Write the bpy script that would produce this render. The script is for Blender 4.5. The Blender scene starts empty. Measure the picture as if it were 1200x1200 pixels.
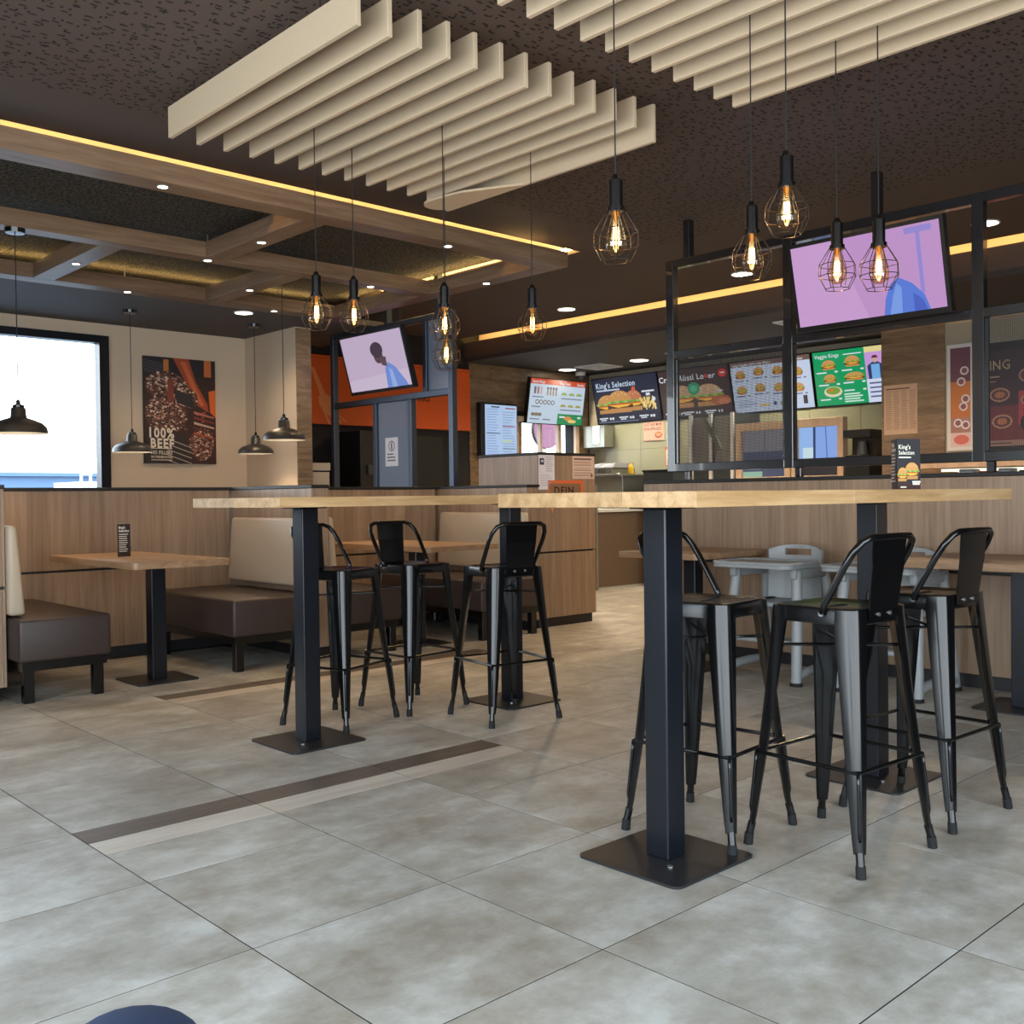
import bpy, bmesh, math, random
from mathutils import Vector, Matrix
random.seed(7)
PI = math.pi
sc = bpy.context.scene
COL = sc.collection

# ------------------------------------------------------------------ camera, world, exposure
CAM = Vector((-1.2142, -1.0341, 1.0902)); FPX = 1193.32; YAW = 0.817353; PITCH = -0.014750; ROLL = -0.0120
fw = Vector((math.cos(PITCH)*math.cos(YAW), math.cos(PITCH)*math.sin(YAW), math.sin(PITCH)))
r0 = Vector((math.sin(YAW), -math.cos(YAW), 0)); u0 = r0.cross(fw)
rt = r0*math.cos(ROLL) + u0*math.sin(ROLL); up = u0*math.cos(ROLL) - r0*math.sin(ROLL)
cd = bpy.data.cameras.new('camera'); cam = bpy.data.objects.new('camera', cd); COL.objects.link(cam)
cd.sensor_width = 36; cd.lens = FPX*36/1200; cd.clip_start = 0.05; cd.clip_end = 400
mw = Matrix.Identity(4)
for i in range(3):
    mw[i][0], mw[i][1], mw[i][2], mw[i][3] = rt[i], up[i], -fw[i], CAM[i]
cam.matrix_world = mw
sc.camera = cam

w = bpy.data.worlds.new('overcast_sky'); sc.world = w; w.use_nodes = True
nt = w.node_tree; nt.nodes.clear()
out = nt.nodes.new('ShaderNodeOutputWorld'); bg = nt.nodes.new('ShaderNodeBackground')
tc = nt.nodes.new('ShaderNodeTexCoord'); sx = nt.nodes.new('ShaderNodeSeparateXYZ'); cr = nt.nodes.new('ShaderNodeValToRGB')
cr.color_ramp.elements[0].position = 0.0; cr.color_ramp.elements[0].color = (0.87, 0.95, 1.0, 1)
cr.color_ramp.elements[1].position = 0.7; cr.color_ramp.elements[1].color = (0.58, 0.78, 1.0, 1)
nt.links.new(tc.outputs['Generated'], sx.inputs[0]); nt.links.new(sx.outputs['Z'], cr.inputs['Fac'])
nt.links.new(cr.outputs['Color'], bg.inputs['Color']); nt.links.new(bg.outputs[0], out.inputs['Surface'])
bg.inputs['Strength'].default_value = 7.0
vs = sc.view_settings
vs.view_transform = 'Standard'; vs.look = 'None'; vs.gamma = 1.0; vs.use_curve_mapping = False; vs.exposure = 0.0
cy = sc.cycles
cy.use_denoising = True; cy.max_bounces = 8; cy.diffuse_bounces = 4; cy.glossy_bounces = 4
cy.transparent_max_bounces = 16; cy.caustics_reflective = False; cy.caustics_refractive = False
cy.sample_clamp_indirect = 6.0

def lamp(name, kind, loc, energy, color, size=0.1, target=None, spot=None, size_y=None, portal=False):
    l = bpy.data.lights.new(name, kind); l.energy = energy; l.color = color
    if kind == 'AREA':
        l.size = size
        if size_y: l.shape = 'RECTANGLE'; l.size_y = size_y
    else:
        l.shadow_soft_size = size
    if spot: l.spot_size = math.radians(spot); l.spot_blend = 0.6
    if portal: l.cycles.is_portal = True
    o = bpy.data.objects.new(name, l); COL.objects.link(o); o.location = loc
    if target is not None:
        o.rotation_euler = (Vector(target)-Vector(loc)).to_track_quat('-Z', 'Y').to_euler()
    return o
# portals in the glazed openings: they only guide sampling of the sky
lamp('window_portal', 'AREA', (-2.6, 2.9, 1.4), 1, (1, 1, 1), 10.6, (0, 2.9, 1.4), size_y=2.5, portal=True)
lamp('window_portal', 'AREA', (1.7, -2.6, 1.4), 1, (1, 1, 1), 8.2, (1.7, 0, 1.4), size_y=2.5, portal=True)
WARM = (1.0, 0.74, 0.47); WARM2 = (1.0, 0.82, 0.62)

# ------------------------------------------------------------------ materials
def S(r, g, b):
    def c(v):
        v /= 255.0
        return v/12.92 if v <= 0.04045 else ((v+0.055)/1.055)**2.4
    return (c(r), c(g), c(b), 1)
MATS = {}
def mat(name, col, rough=0.5, metal=0.0, spec=0.5, noise=0.0, nscale=8, bump=0.0, bscale=60, coat=0.0):
    m = bpy.data.materials.new(name); m.use_nodes = True; t = m.node_tree; b = t.nodes['Principled BSDF']
    b.inputs['Base Color'].default_value = col; b.inputs['Roughness'].default_value = rough
    b.inputs['Metallic'].default_value = metal; b.inputs['Specular IOR Level'].default_value = spec
    b.inputs['Coat Weight'].default_value = coat
    if noise or bump:
        g = t.nodes.new('ShaderNodeNewGeometry')
    if noise:
        n = t.nodes.new('ShaderNodeTexNoise'); n.inputs['Scale'].default_value = nscale; n.inputs['Detail'].default_value = 5
        t.links.new(g.outputs['Position'], n.inputs['Vector'])
        mx = t.nodes.new('ShaderNodeMix'); mx.data_type = 'RGBA'
        mx.inputs[6].default_value = tuple(c*(1-noise) for c in col[:3])+(1,)
        mx.inputs[7].default_value = tuple(min(1, c*(1+noise)) for c in col[:3])+(1,)
        t.links.new(n.outputs['Fac'], mx.inputs[0]); t.links.new(mx.outputs[2], b.inputs['Base Color'])
    if bump:
        n2 = t.nodes.new('ShaderNodeTexNoise'); n2.inputs['Scale'].default_value = bscale; n2.inputs['Detail'].default_value = 3
        t.links.new(g.outputs['Position'], n2.inputs['Vector'])
        bp = t.nodes.new('ShaderNodeBump'); bp.inputs['Strength'].default_value = bump; bp.inputs['Distance'].default_value = 0.01
        t.links.new(n2.outputs['Fac'], bp.inputs['Height']); t.links.new(bp.outputs[0], b.inputs['Normal'])
    MATS[name] = m
    return m
def wood(name, c1, c2, c3, scale, rough=0.45, rand=0.0, stripe=None):
    """wood: grain noise stretched by the scale vector, broad board tones, optional per-object tone"""
    m = bpy.data.materials.new(name); m.use_nodes = True; t = m.node_tree; b = t.nodes['Principled BSDF']
    b.inputs['Roughness'].default_value = rough
    g = t.nodes.new('ShaderNodeNewGeometry'); mp = t.nodes.new('ShaderNodeMapping'); mp.inputs['Scale'].default_value = scale
    t.links.new(g.outputs['Position'], mp.inputs['Vector'])
    n = t.nodes.new('ShaderNodeTexNoise'); n.inputs['Scale'].default_value = 1.0; n.inputs['Detail'].default_value = 7; n.inputs['Roughness'].default_value = 0.65
    n.inputs['Distortion'].default_value = 0.4
    t.links.new(mp.outputs[0], n.inputs['Vector'])
    r = t.nodes.new('ShaderNodeValToRGB'); e = r.color_ramp.elements
    e[0].position = 0.30; e[0].color = c1; e[1].position = 0.70; e[1].color = c3
    k = r.color_ramp.elements.new(0.5); k.color = c2
    t.links.new(n.outputs['Fac'], r.inputs['Fac'])
    last = r.outputs['Color']
    if stripe:
        mp2 = t.nodes.new('ShaderNodeMapping'); mp2.inputs['Scale'].default_value = stripe
        t.links.new(g.outputs['Position'], mp2.inputs['Vector'])
        n2 = t.nodes.new('ShaderNodeTexNoise'); n2.inputs['Scale'].default_value = 1.0; n2.inputs['Detail'].default_value = 1
        t.links.new(mp2.outputs[0], n2.inputs['Vector'])
        mr = t.nodes.new('ShaderNodeMapRange'); mr.inputs[1].default_value = 0.3; mr.inputs[2].default_value = 0.7
        mr.inputs[3].default_value = 0.88; mr.inputs[4].default_value = 1.12
        t.links.new(n2.outputs['Fac'], mr.inputs[0])
        hv = t.nodes.new('ShaderNodeHueSaturation'); t.links.new(mr.outputs[0], hv.inputs['Value']); t.links.new(last, hv.inputs['Color'])
        last = hv.outputs['Color']
    if rand:
        oi = t.nodes.new('ShaderNodeObjectInfo'); mr = t.nodes.new('ShaderNodeMapRange')
        mr.inputs[3].default_value = 1-rand; mr.inputs[4].default_value = 1+rand
        t.links.new(oi.outputs['Random'], mr.inputs[0])
        hv = t.nodes.new('ShaderNodeHueSaturation'); t.links.new(mr.outputs[0], hv.inputs['Value']); t.links.new(last, hv.inputs['Color'])
        last = hv.outputs['Color']
    t.links.new(last, b.inputs['Base Color'])
    bp = t.nodes.new('ShaderNodeBump'); bp.inputs['Strength'].default_value = 0.12; bp.inputs['Distance'].default_value = 0.004
    t.links.new(n.outputs['Fac'], bp.inputs['Height']); t.links.new(bp.outputs[0], b.inputs['Normal'])
    MATS[name] = m
    return m
def emis(name, col, strength):
    m = bpy.data.materials.new(name); m.use_nodes = True; t = m.node_tree; t.nodes.clear()
    o = t.nodes.new('ShaderNodeOutputMaterial'); e = t.nodes.new('ShaderNodeEmission')
    e.inputs['Color'].default_value = tuple(col[:3])+(1,); e.inputs['Strength'].default_value = strength
    t.links.new(e.outputs[0], o.inputs['Surface']); MATS[name] = m
    return m
def printed(name, glow=0.0, rough=0.5):
    """flat artwork: colour comes from the mesh's own colour attribute; screens glow"""
    m = bpy.data.materials.new(name); m.use_nodes = True; t = m.node_tree; b = t.nodes['Principled BSDF']
    a = t.nodes.new('ShaderNodeVertexColor'); a.layer_name = 'ink'
    b.inputs['Roughness'].default_value = rough
    if glow:
        b.inputs['Base Color'].default_value = (0.01, 0.01, 0.01, 1)
        t.links.new(a.outputs['Color'], b.inputs['Emission Color']); b.inputs['Emission Strength'].default_value = glow
    else:
        t.links.new(a.outputs['Color'], b.inputs['Base Color'])
    MATS[name] = m
    return m
def clear_glass(name, tint=(1, 1, 1, 1), gloss=0.1, rough=0.02, veil=0.0, veilcol=(0.5, 0.5, 0.5, 1)):
    m = bpy.data.materials.new(name); m.use_nodes = True; t = m.node_tree; t.nodes.clear()
    o = t.nodes.new('ShaderNodeOutputMaterial'); tr = t.nodes.new('ShaderNodeBsdfTransparent'); tr.inputs['Color'].default_value = tint
    gl = t.nodes.new('ShaderNodeBsdfGlossy'); gl.inputs['Roughness'].default_value = rough
    fr = t.nodes.new('ShaderNodeFresnel'); gm = t.nodes.new('ShaderNodeNewGeometry')
    io = t.nodes.new('ShaderNodeMapRange'); io.inputs[3].default_value = 1.45; io.inputs[4].default_value = 1/1.45      # same reflectance on both sides of a thin pane
    t.links.new(gm.outputs['Backfacing'], io.inputs[0]); t.links.new(io.outputs[0], fr.inputs['IOR'])
    ad = t.nodes.new('ShaderNodeMath'); ad.operation = 'ADD'; ad.inputs[1].default_value = gloss; ad.use_clamp = True
    t.links.new(fr.outputs[0], ad.inputs[0])
    mx = t.nodes.new('ShaderNodeMixShader'); t.links.new(ad.outputs[0], mx.inputs[0])
    t.links.new(tr.outputs[0], mx.inputs[1]); t.links.new(gl.outputs[0], mx.inputs[2])
    last = mx.outputs[0]
    if veil:
        df = t.nodes.new('ShaderNodeBsdfDiffuse'); df.inputs['Color'].default_value = veilcol
        m2 = t.nodes.new('ShaderNodeMixShader'); m2.inputs[0].default_value = veil
        t.links.new(last, m2.inputs[1]); t.links.new(df.outputs[0], m2.inputs[2]); last = m2.outputs[0]
    t.links.new(last, o.inputs['Surface']); MATS[name] = m
    return m
def perforated_sheet(name, pitch, hole, col):
    """dark sheet metal with a regular grid of punched holes (world y / z)"""
    m = bpy.data.materials.new(name); m.use_nodes = True; t = m.node_tree; b = t.nodes['Principled BSDF']
    b.inputs['Base Color'].default_value = col; b.inputs['Roughness'].default_value = 0.4; b.inputs['Metallic'].default_value = 0.0
    g = t.nodes.new('ShaderNodeNewGeometry'); s = t.nodes.new('ShaderNodeVectorMath'); s.operation = 'SCALE'; s.inputs['Scale'].default_value = 1/pitch
    f_ = t.nodes.new('ShaderNodeVectorMath'); f_.operation = 'FRACTION'
    sb = t.nodes.new('ShaderNodeVectorMath'); sb.operation = 'SUBTRACT'; sb.inputs[1].default_value = (0.5, 0.5, 0.5)
    ml = t.nodes.new('ShaderNodeVectorMath'); ml.operation = 'MULTIPLY'; ml.inputs[1].default_value = (0, 1, 1)
    ln = t.nodes.new('ShaderNodeVectorMath'); ln.operation = 'LENGTH'
    lt = t.nodes.new('ShaderNodeMath'); lt.operation = 'GREATER_THAN'; lt.inputs[1].default_value = hole
    t.links.new(g.outputs['Position'], s.inputs[0]); t.links.new(s.outputs[0], f_.inputs[0]); t.links.new(f_.outputs[0], sb.inputs[0])
    t.links.new(sb.outputs[0], ml.inputs[0]); t.links.new(ml.outputs[0], ln.inputs[0]); t.links.new(ln.outputs['Value'], lt.inputs[0])
    t.links.new(lt.outputs[0], b.inputs['Alpha']); MATS[name] = m
    return m

mat('white_wall', S(214, 192, 166), 0.85, bump=0.05, bscale=200)
mat('dark_wall', S(30, 26, 26), 0.7)
mat('ceiling_paint', S(86, 72, 64), 0.8, noise=0.05, nscale=3)
mat('low_ceiling_paint', S(88, 82, 80), 0.75)
mat('kitchen_ceiling', S(58, 54, 54), 0.7)
mat('grout', S(44, 41, 37), 0.95)
mat('black_metal', S(9, 9, 10), 0.2, 0.0, 0.55)
mat('frame_metal', S(22, 22, 25), 0.25, 0.0, 1.0, coat=0.8)
mat('sky_tinted_metal', S(84, 92, 106), 0.40, 0.8)  # lighter blue copy of the frame metal; sky reflection put into its colour
mat('column_metal', S(17, 20, 27), 0.3, 0.0, 0.5)
mat('plate_metal', S(46, 45, 46), 0.4, 0.3, 0.5, noise=0.1, nscale=15)
mat('black_trim', S(24, 22, 22), 0.5)
mat('dark_plinth', S(36, 34, 36), 0.5)
mat('rubber', S(20, 20, 20), 0.8)
mat('bolt_steel', S(190, 190, 190), 0.3, 0.9)
mat('steel', S(170, 170, 160), 0.32, 0.85, noise=0.06, nscale=6)
mat('steel_matt', S(150, 148, 138), 0.5, 0.5)
mat('brown_leather', S(60, 48, 44), 0.45, 0, 0.45, noise=0.06, nscale=12, bump=0.08, bscale=300)
mat('cream_leather', S(186, 168, 146), 0.45, 0, 0.45, noise=0.04, nscale=6, bump=0.05, bscale=300)
mat('baffle_felt', S(196, 176, 148), 0.9, noise=0.05, nscale=60, bump=0.1, bscale=400)
mat('grey_plastic', S(150, 153, 154), 0.4, noise=0.04, nscale=20)
mat('screen_black', S(16, 16, 18), 0.3)
mat('shade_metal', S(60, 56, 52), 0.38, 0.3)
mat('shade_inner', S(235, 225, 205), 0.6)
mat('cord', S(20, 18, 18), 0.7)
mat('cage_wire', S(42, 34, 30), 0.35, 0.5)
mat('brass', S(150, 110, 60), 0.35, 0.8)
mat('orange_panel', S(236, 100, 30), 0.5)
mat('white_plastic', S(225, 225, 222), 0.4)
mat('beige_plastic', S(190, 172, 150), 0.5)
mat('counter_brown', S(112, 92, 76), 0.6)
mat('oven_grey', S(72, 78, 82), 0.35, 0.3)
mat('denim', S(30, 50, 84), 0.85, noise=0.12, nscale=120, bump=0.2, bscale=500)
mat('shoe', S(30, 30, 32), 0.6)
mat('asphalt', S(120, 124, 128), 0.9)
mat('hazed_cladding', S(92, 116, 146), 0.8)  # blue of distance haze mixed into the wall colour
mat('white_box', S(240, 244, 250), 0.7)
mat('paper', S(222, 206, 190), 0.8)
mat('bottle_yellow', S(210, 170, 30), 0.4)
wood('laminate', S(130, 106, 85), S(149, 123, 100), S(164, 138, 114), (30, 30, 1.3), 0.36, stripe=(7, 7, 0.05))
wood('beam_wood', S(104, 80, 60), S(124, 98, 75), S(142, 116, 92), (2.0, 14, 30), 0.42)
wood('beam_wood_cross', S(104, 80, 60), S(124, 98, 75), S(142, 116, 92), (14, 2.0, 30), 0.42)
wood('oak_plank', S(156, 120, 78), S(182, 146, 102), S(200, 168, 126), (2.5, 26, 26), 0.38, rand=0.14)
wood('booth_top', S(132, 102, 75), S(154, 122, 92), S(172, 140, 109), (14, 2.0, 26), 0.4)
wood('pale_wood', S(190, 160, 132), S(206, 176, 148), S(216, 190, 162), (12, 12, 2), 0.5)
wood('brown_tile', S(112, 88, 64), S(138, 112, 84), S(160, 134, 104), (5, 3, 22), 0.35, rand=0.10)
mat('pale_tile', S(182, 170, 146), 0.35, noise=0.05, nscale=4)
mat('green_tile', S(160, 158, 130), 0.3, noise=0.05, nscale=4)
emis('lamp_glow', (1.0, 0.86, 0.70), 14.0)
emis('spot_glow', (1.0, 0.88, 0.72), 20.0)
emis('filament', (1.0, 0.62, 0.25), 30.0)
emis('led_warm', (1.0, 0.66, 0.24), 34.0)
emis('lit_case', (1.0, 0.95, 0.75), 1.3)
printed('screen_picture', 0.85)
printed('print_ink', 0.0, 0.55)
clear_glass('window_glass', (1, 1, 1, 1), 0.0)
clear_glass('frame_glass', (0.55, 0.62, 0.70, 1), 0.03, 0.12, 0.45, S(160, 176, 200))  # pale blue veil stands in for window reflections on the glass
clear_glass('bulb_glass', (1.0, 0.84, 0.58, 1), 0.14, 0.05)
perforated_sheet('mesh_sheet', 0.008, 0.44, S(40, 37, 38))
# floor tile: cloudy concrete-look porcelain, tone drifting from tile to tile
m = mat('floor_tile', S(176, 172, 162), 0.42); t = m.node_tree; b = t.nodes['Principled BSDF']
g = t.nodes.new('ShaderNodeNewGeometry'); oi = t.nodes.new('ShaderNodeObjectInfo')
ad = t.nodes.new('ShaderNodeVectorMath'); ad.operation = 'ADD'
sc_ = t.nodes.new('ShaderNodeVectorMath'); sc_.operation = 'SCALE'; sc_.inputs['Scale'].default_value = 0.0
cb = t.nodes.new('ShaderNodeCombineXYZ'); ml = t.nodes.new('ShaderNodeMath'); ml.operation = 'MULTIPLY'; ml.inputs[1].default_value = 40
t.links.new(oi.outputs['Random'], ml.inputs[0]); t.links.new(ml.outputs[0], cb.inputs[2])
t.links.new(g.outputs['Position'], ad.inputs[0]); t.links.new(cb.outputs[0], ad.inputs[1])
mp = t.nodes.new('ShaderNodeMapping'); mp.inputs['Scale'].default_value = (3.0, 4.6, 1); t.links.new(ad.outputs[0], mp.inputs['Vector'])
n = t.nodes.new('ShaderNodeTexNoise'); n.inputs['Scale'].default_value = 1.0; n.inputs['Detail'].default_value = 9; n.inputs['Roughness'].default_value = 0.62; n.inputs['Distortion'].default_value = 0.15
t.links.new(mp.outputs[0], n.inputs['Vector'])
n3 = t.nodes.new('ShaderNodeTexNoise'); n3.inputs['Scale'].default_value = 16; n3.inputs['Detail'].default_value = 8; n3.inputs['Roughness'].default_value = 0.7
t.links.new(ad.outputs[0], n3.inputs['Vector'])
mxf = t.nodes.new('ShaderNodeMix'); mxf.data_type = 'FLOAT'; mxf.inputs[0].default_value = 0.32
t.links.new(n.outputs['Fac'], mxf.inputs[2]); t.links.new(n3.outputs['Fac'], mxf.inputs[3])
r = t.nodes.new('ShaderNodeValToRGB'); e = r.color_ramp.elements
e[0].position = 0.36; e[0].color = S(150, 140, 124); e[1].position = 0.64; e[1].color = S(204, 200, 190)
k = e.new(0.5); k.color = S(176, 169, 156)
t.links.new(mxf.outputs[0], r.inputs['Fac'])
mr = t.nodes.new('ShaderNodeMapRange'); mr.inputs[3].default_value = 0.93; mr.inputs[4].default_value = 1.06; t.links.new(oi.outputs['Random'], mr.inputs[0])
hv = t.nodes.new('ShaderNodeHueSaturation'); t.links.new(mr.outputs[0], hv.inputs['Value']); t.links.new(r.outputs['Color'], hv.inputs['Color'])
t.links.new(hv.outputs['Color'], b.inputs['Base Color'])
mr2 = t.nodes.new('ShaderNodeMapRange'); mr2.inputs[3].default_value = 0.34; mr2.inputs[4].default_value = 0.55
t.links.new(n.outputs['Fac'], mr2.inputs[0]); t.links.new(mr2.outputs[0], b.inputs['Roughness'])
wood('strip_dark', S(92, 80, 70), S(104, 91, 80), S(120, 106, 93), (2, 16, 1), 0.45, rand=0.05)
wood('strip_light', S(186, 174, 158), S(202, 190, 174), S(214, 204, 190), (2, 12, 1), 0.45, rand=0.03)
# punched acoustic plasterboard: random slots and dots of dark
m = mat('punched_board', S(86, 72, 64), 0.8); t = m.node_tree; b = t.nodes['Principled BSDF']
g = t.nodes.new('ShaderNodeNewGeometry'); acc = None
for (scl, rot, thr) in (((10, 25, 1), 0.45, 0.17), ((22, 13, 1), 0.9, 0.13)):
    mp = t.nodes.new('ShaderNodeMapping'); mp.inputs['Scale'].default_value = scl; mp.inputs['Rotation'].default_value = (0, 0, rot)
    mp.vector_type = 'POINT'
    t.links.new(g.outputs['Position'], mp.inputs['Vector'])
    v = t.nodes.new('ShaderNodeTexVoronoi'); v.voronoi_dimensions = '2D'; v.inputs['Scale'].default_value = 1.0; v.inputs['Randomness'].default_value = 0.9
    t.links.new(mp.outputs[0], v.inputs['Vector'])
    lt = t.nodes.new('ShaderNodeMath'); lt.operation = 'LESS_THAN'; lt.inputs[1].default_value = thr*0.95
    t.links.new(v.outputs['Distance'], lt.inputs[0])
    if acc is None: acc = lt.outputs[0]
    else:
        mxn = t.nodes.new('ShaderNodeMath'); mxn.operation = 'MAXIMUM'; t.links.new(acc, mxn.inputs[0]); t.links.new(lt.outputs[0], mxn.inputs[1]); acc = mxn.outputs[0]
mx = t.nodes.new('ShaderNodeMix'); mx.data_type = 'RGBA'; mx.inputs[6].default_value = S(86, 72, 64); mx.inputs[7].default_value = S(18, 14, 12)
t.links.new(acc, mx.inputs[0]); t.links.new(mx.outputs[2], b.inputs['Base Color'])
# coarse mineral-fibre panels inside the beam grid
m = mat('fibre_panel', S(62, 58, 54), 0.95); t = m.node_tree; b = t.nodes['Principled BSDF']
g = t.nodes.new('ShaderNodeNewGeometry'); n = t.nodes.new('ShaderNodeTexNoise'); n.inputs['Scale'].default_value = 55; n.inputs['Detail'].default_value = 4
t.links.new(g.outputs['Position'], n.inputs['Vector'])
r = t.nodes.new('ShaderNodeValToRGB'); e = r.color_ramp.elements; e[0].position = 0.40; e[0].color = S(10, 9, 9); e[1].position = 0.68; e[1].color = S(92, 84, 70)
t.links.new(n.outputs['Fac'], r.inputs['Fac']); t.links.new(r.outputs['Color'], b.inputs['Base Color'])
bp = t.nodes.new('ShaderNodeBump'); bp.inputs['Strength'].default_value = 0.8; bp.inputs['Distance'].default_value = 0.01
t.links.new(n.outputs['Fac'], bp.inputs['Height']); t.links.new(bp.outputs[0], b.inputs['Normal'])

# ------------------------------------------------------------------ geometry helpers
def wmat(o):
    m_ = o.matrix_basis.copy()
    while o.parent: o = o.parent; m_ = o.matrix_basis @ m_
    return m_
class MB:
    def __init__(s): s.bm = bmesh.new()
    def box(s, x0, y0, z0, x1, y1, z1, bev=0.0, seg=1):
        r = bmesh.ops.create_cube(s.bm, size=1.0); vs_ = r['verts']
        for v in vs_: v.co = Vector(((x0+x1)/2+v.co.x*(x1-x0), (y0+y1)/2+v.co.y*(y1-y0), (z0+z1)/2+v.co.z*(z1-z0)))
        if bev > 0:
            es = list({e_ for v in vs_ for e_ in v.link_edges})
            bmesh.ops.bevel(s.bm, geom=es, offset=bev, segments=seg, affect='EDGES', profile=0.5)
        return s
    def hexa(s, pts):                                # 8 points: bottom four, top four (counter-clockwise)
        v = [s.bm.verts.new(p) for p in pts]
        for f_ in ((3, 2, 1, 0), (4, 5, 6, 7), (0, 1, 5, 4), (1, 2, 6, 5), (2, 3, 7, 6), (3, 0, 4, 7)): s.bm.faces.new([v[i] for i in f_])
        return s
    def loft(s, rings, cap=True, closed=True):
        vr = [[s.bm.verts.new(p) for p in ring] for ring in rings]
        n_ = len(rings[0])
        for a_, b_ in zip(vr, vr[1:]):
            for i in range(n_ if closed else n_-1):
                j = (i+1) % n_
                s.bm.faces.new((a_[i], a_[j], b_[j], b_[i]))
        if cap and closed:
            s.bm.faces.new(vr[0][::-1]); s.bm.faces.new(vr[-1])
        return s
    def cyl(s, p0, p1, r_0, r_1=None, n_=12, cap=True):
        p0, p1 = Vector(p0), Vector(p1); r_1 = r_0 if r_1 is None else r_1
        d = (p1-p0).normalized(); a_ = d.orthogonal().normalized(); b_ = d.cross(a_)
        ring = lambda p, r_: [p+(a_*math.cos(2*PI*i/n_)+b_*math.sin(2*PI*i/n_))*r_ for i in range(n_)]
        return s.loft([ring(p0, r_0), ring(p1, r_1)], cap)
    def lathe(s, c, prof, n_=24, cap=False):           # prof: (radius, z) from c
        rings = [[(c[0]+r_*math.cos(2*PI*i/n_), c[1]+r_*math.sin(2*PI*i/n_), c[2]+z) for i in range(n_)] for r_, z in prof]
        return s.loft(rings, cap)
    def tube(s, pts, r_, n_=8, closed=False):
        pts = [Vector(p) for p in pts]; rings = []; prev = None; m_ = len(pts)
        for i, p in enumerate(pts):
            if closed: d = (pts[(i+1) % m_]-pts[i-1]).normalized()
            else: d = (pts[min(i+1, m_-1)]-pts[max(i-1, 0)]).normalized()
            if prev is None: a_ = d.orthogonal().normalized()
            else:
                a_ = prev-d*prev.dot(d); a_.normalize()
            prev = a_; b_ = d.cross(a_)
            rings.append([p+(a_*math.cos(2*PI*k_/n_)+b_*math.sin(2*PI*k_/n_))*r_ for k_ in range(n_)])
        if closed: rings.append(rings[0]); return s.loft(rings, False)
        return s.loft(rings, True)
    def prism(s, poly, z0, z1):                        # poly in xy, extruded z0..z1
        return s.loft([[(x, y, z0) for x, y in poly], [(x, y, z1) for x, y in poly]], True)
    def xf(s, m_): bmesh.ops.transform(s.bm, matrix=m_, verts=s.bm.verts); return s
    def build(s, name, material, parent=None, world=True, smooth=False, auto=None):
        bm = s.bm
        bmesh.ops.recalc_face_normals(bm, faces=bm.faces)
        if parent is not None and world: bmesh.ops.transform(bm, matrix=wmat(parent).inverted(), verts=bm.verts)
        me = bpy.data.meshes.new(name); bm.to_mesh(me); bm.free()
        me.materials.append(MATS[material])
        if smooth:
            for p in me.polygons: p.use_smooth = True
            if auto: me.set_sharp_from_angle(angle=math.radians(auto))
        o = bpy.data.objects.new(name, me); COL.objects.link(o)
        if parent is not None: o.parent = parent
        return o
def tag(o, label, cat, group=None):
    o['label'] = label; o['category'] = cat
    if group: o['group'] = group
    return o
def thing(name, label, cat, loc=(0, 0, 0), rotz=0.0, group=None):
    o = bpy.data.objects.new(name, None); o.empty_display_size = 0.1; COL.objects.link(o)
    o.location = loc; o.rotation_euler = (0, 0, rotz)
    return tag(o, label, cat, group)
def struct(o): o['kind'] = 'structure'; return o
def copy_tree(o, parent=None):
    c = o.copy(); COL.objects.link(c)
    if parent is not None: c.parent = parent
    for ch in list(o.children): copy_tree(ch, c)
    return c
def rrect(x0, y0, x1, y1, r_, n_=5):
    pts = []
    for cx, cy_, a0 in ((x1-r_, y1-r_, 0), (x0+r_, y1-r_, 90), (x0+r_, y0+r_, 180), (x1-r_, y0+r_, 270)):
        for i in range(n_+1):
            a_ = math.radians(a0+90*i/n_); pts.append((cx+r_*math.cos(a_), cy_+r_*math.sin(a_)))
    return pts

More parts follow.
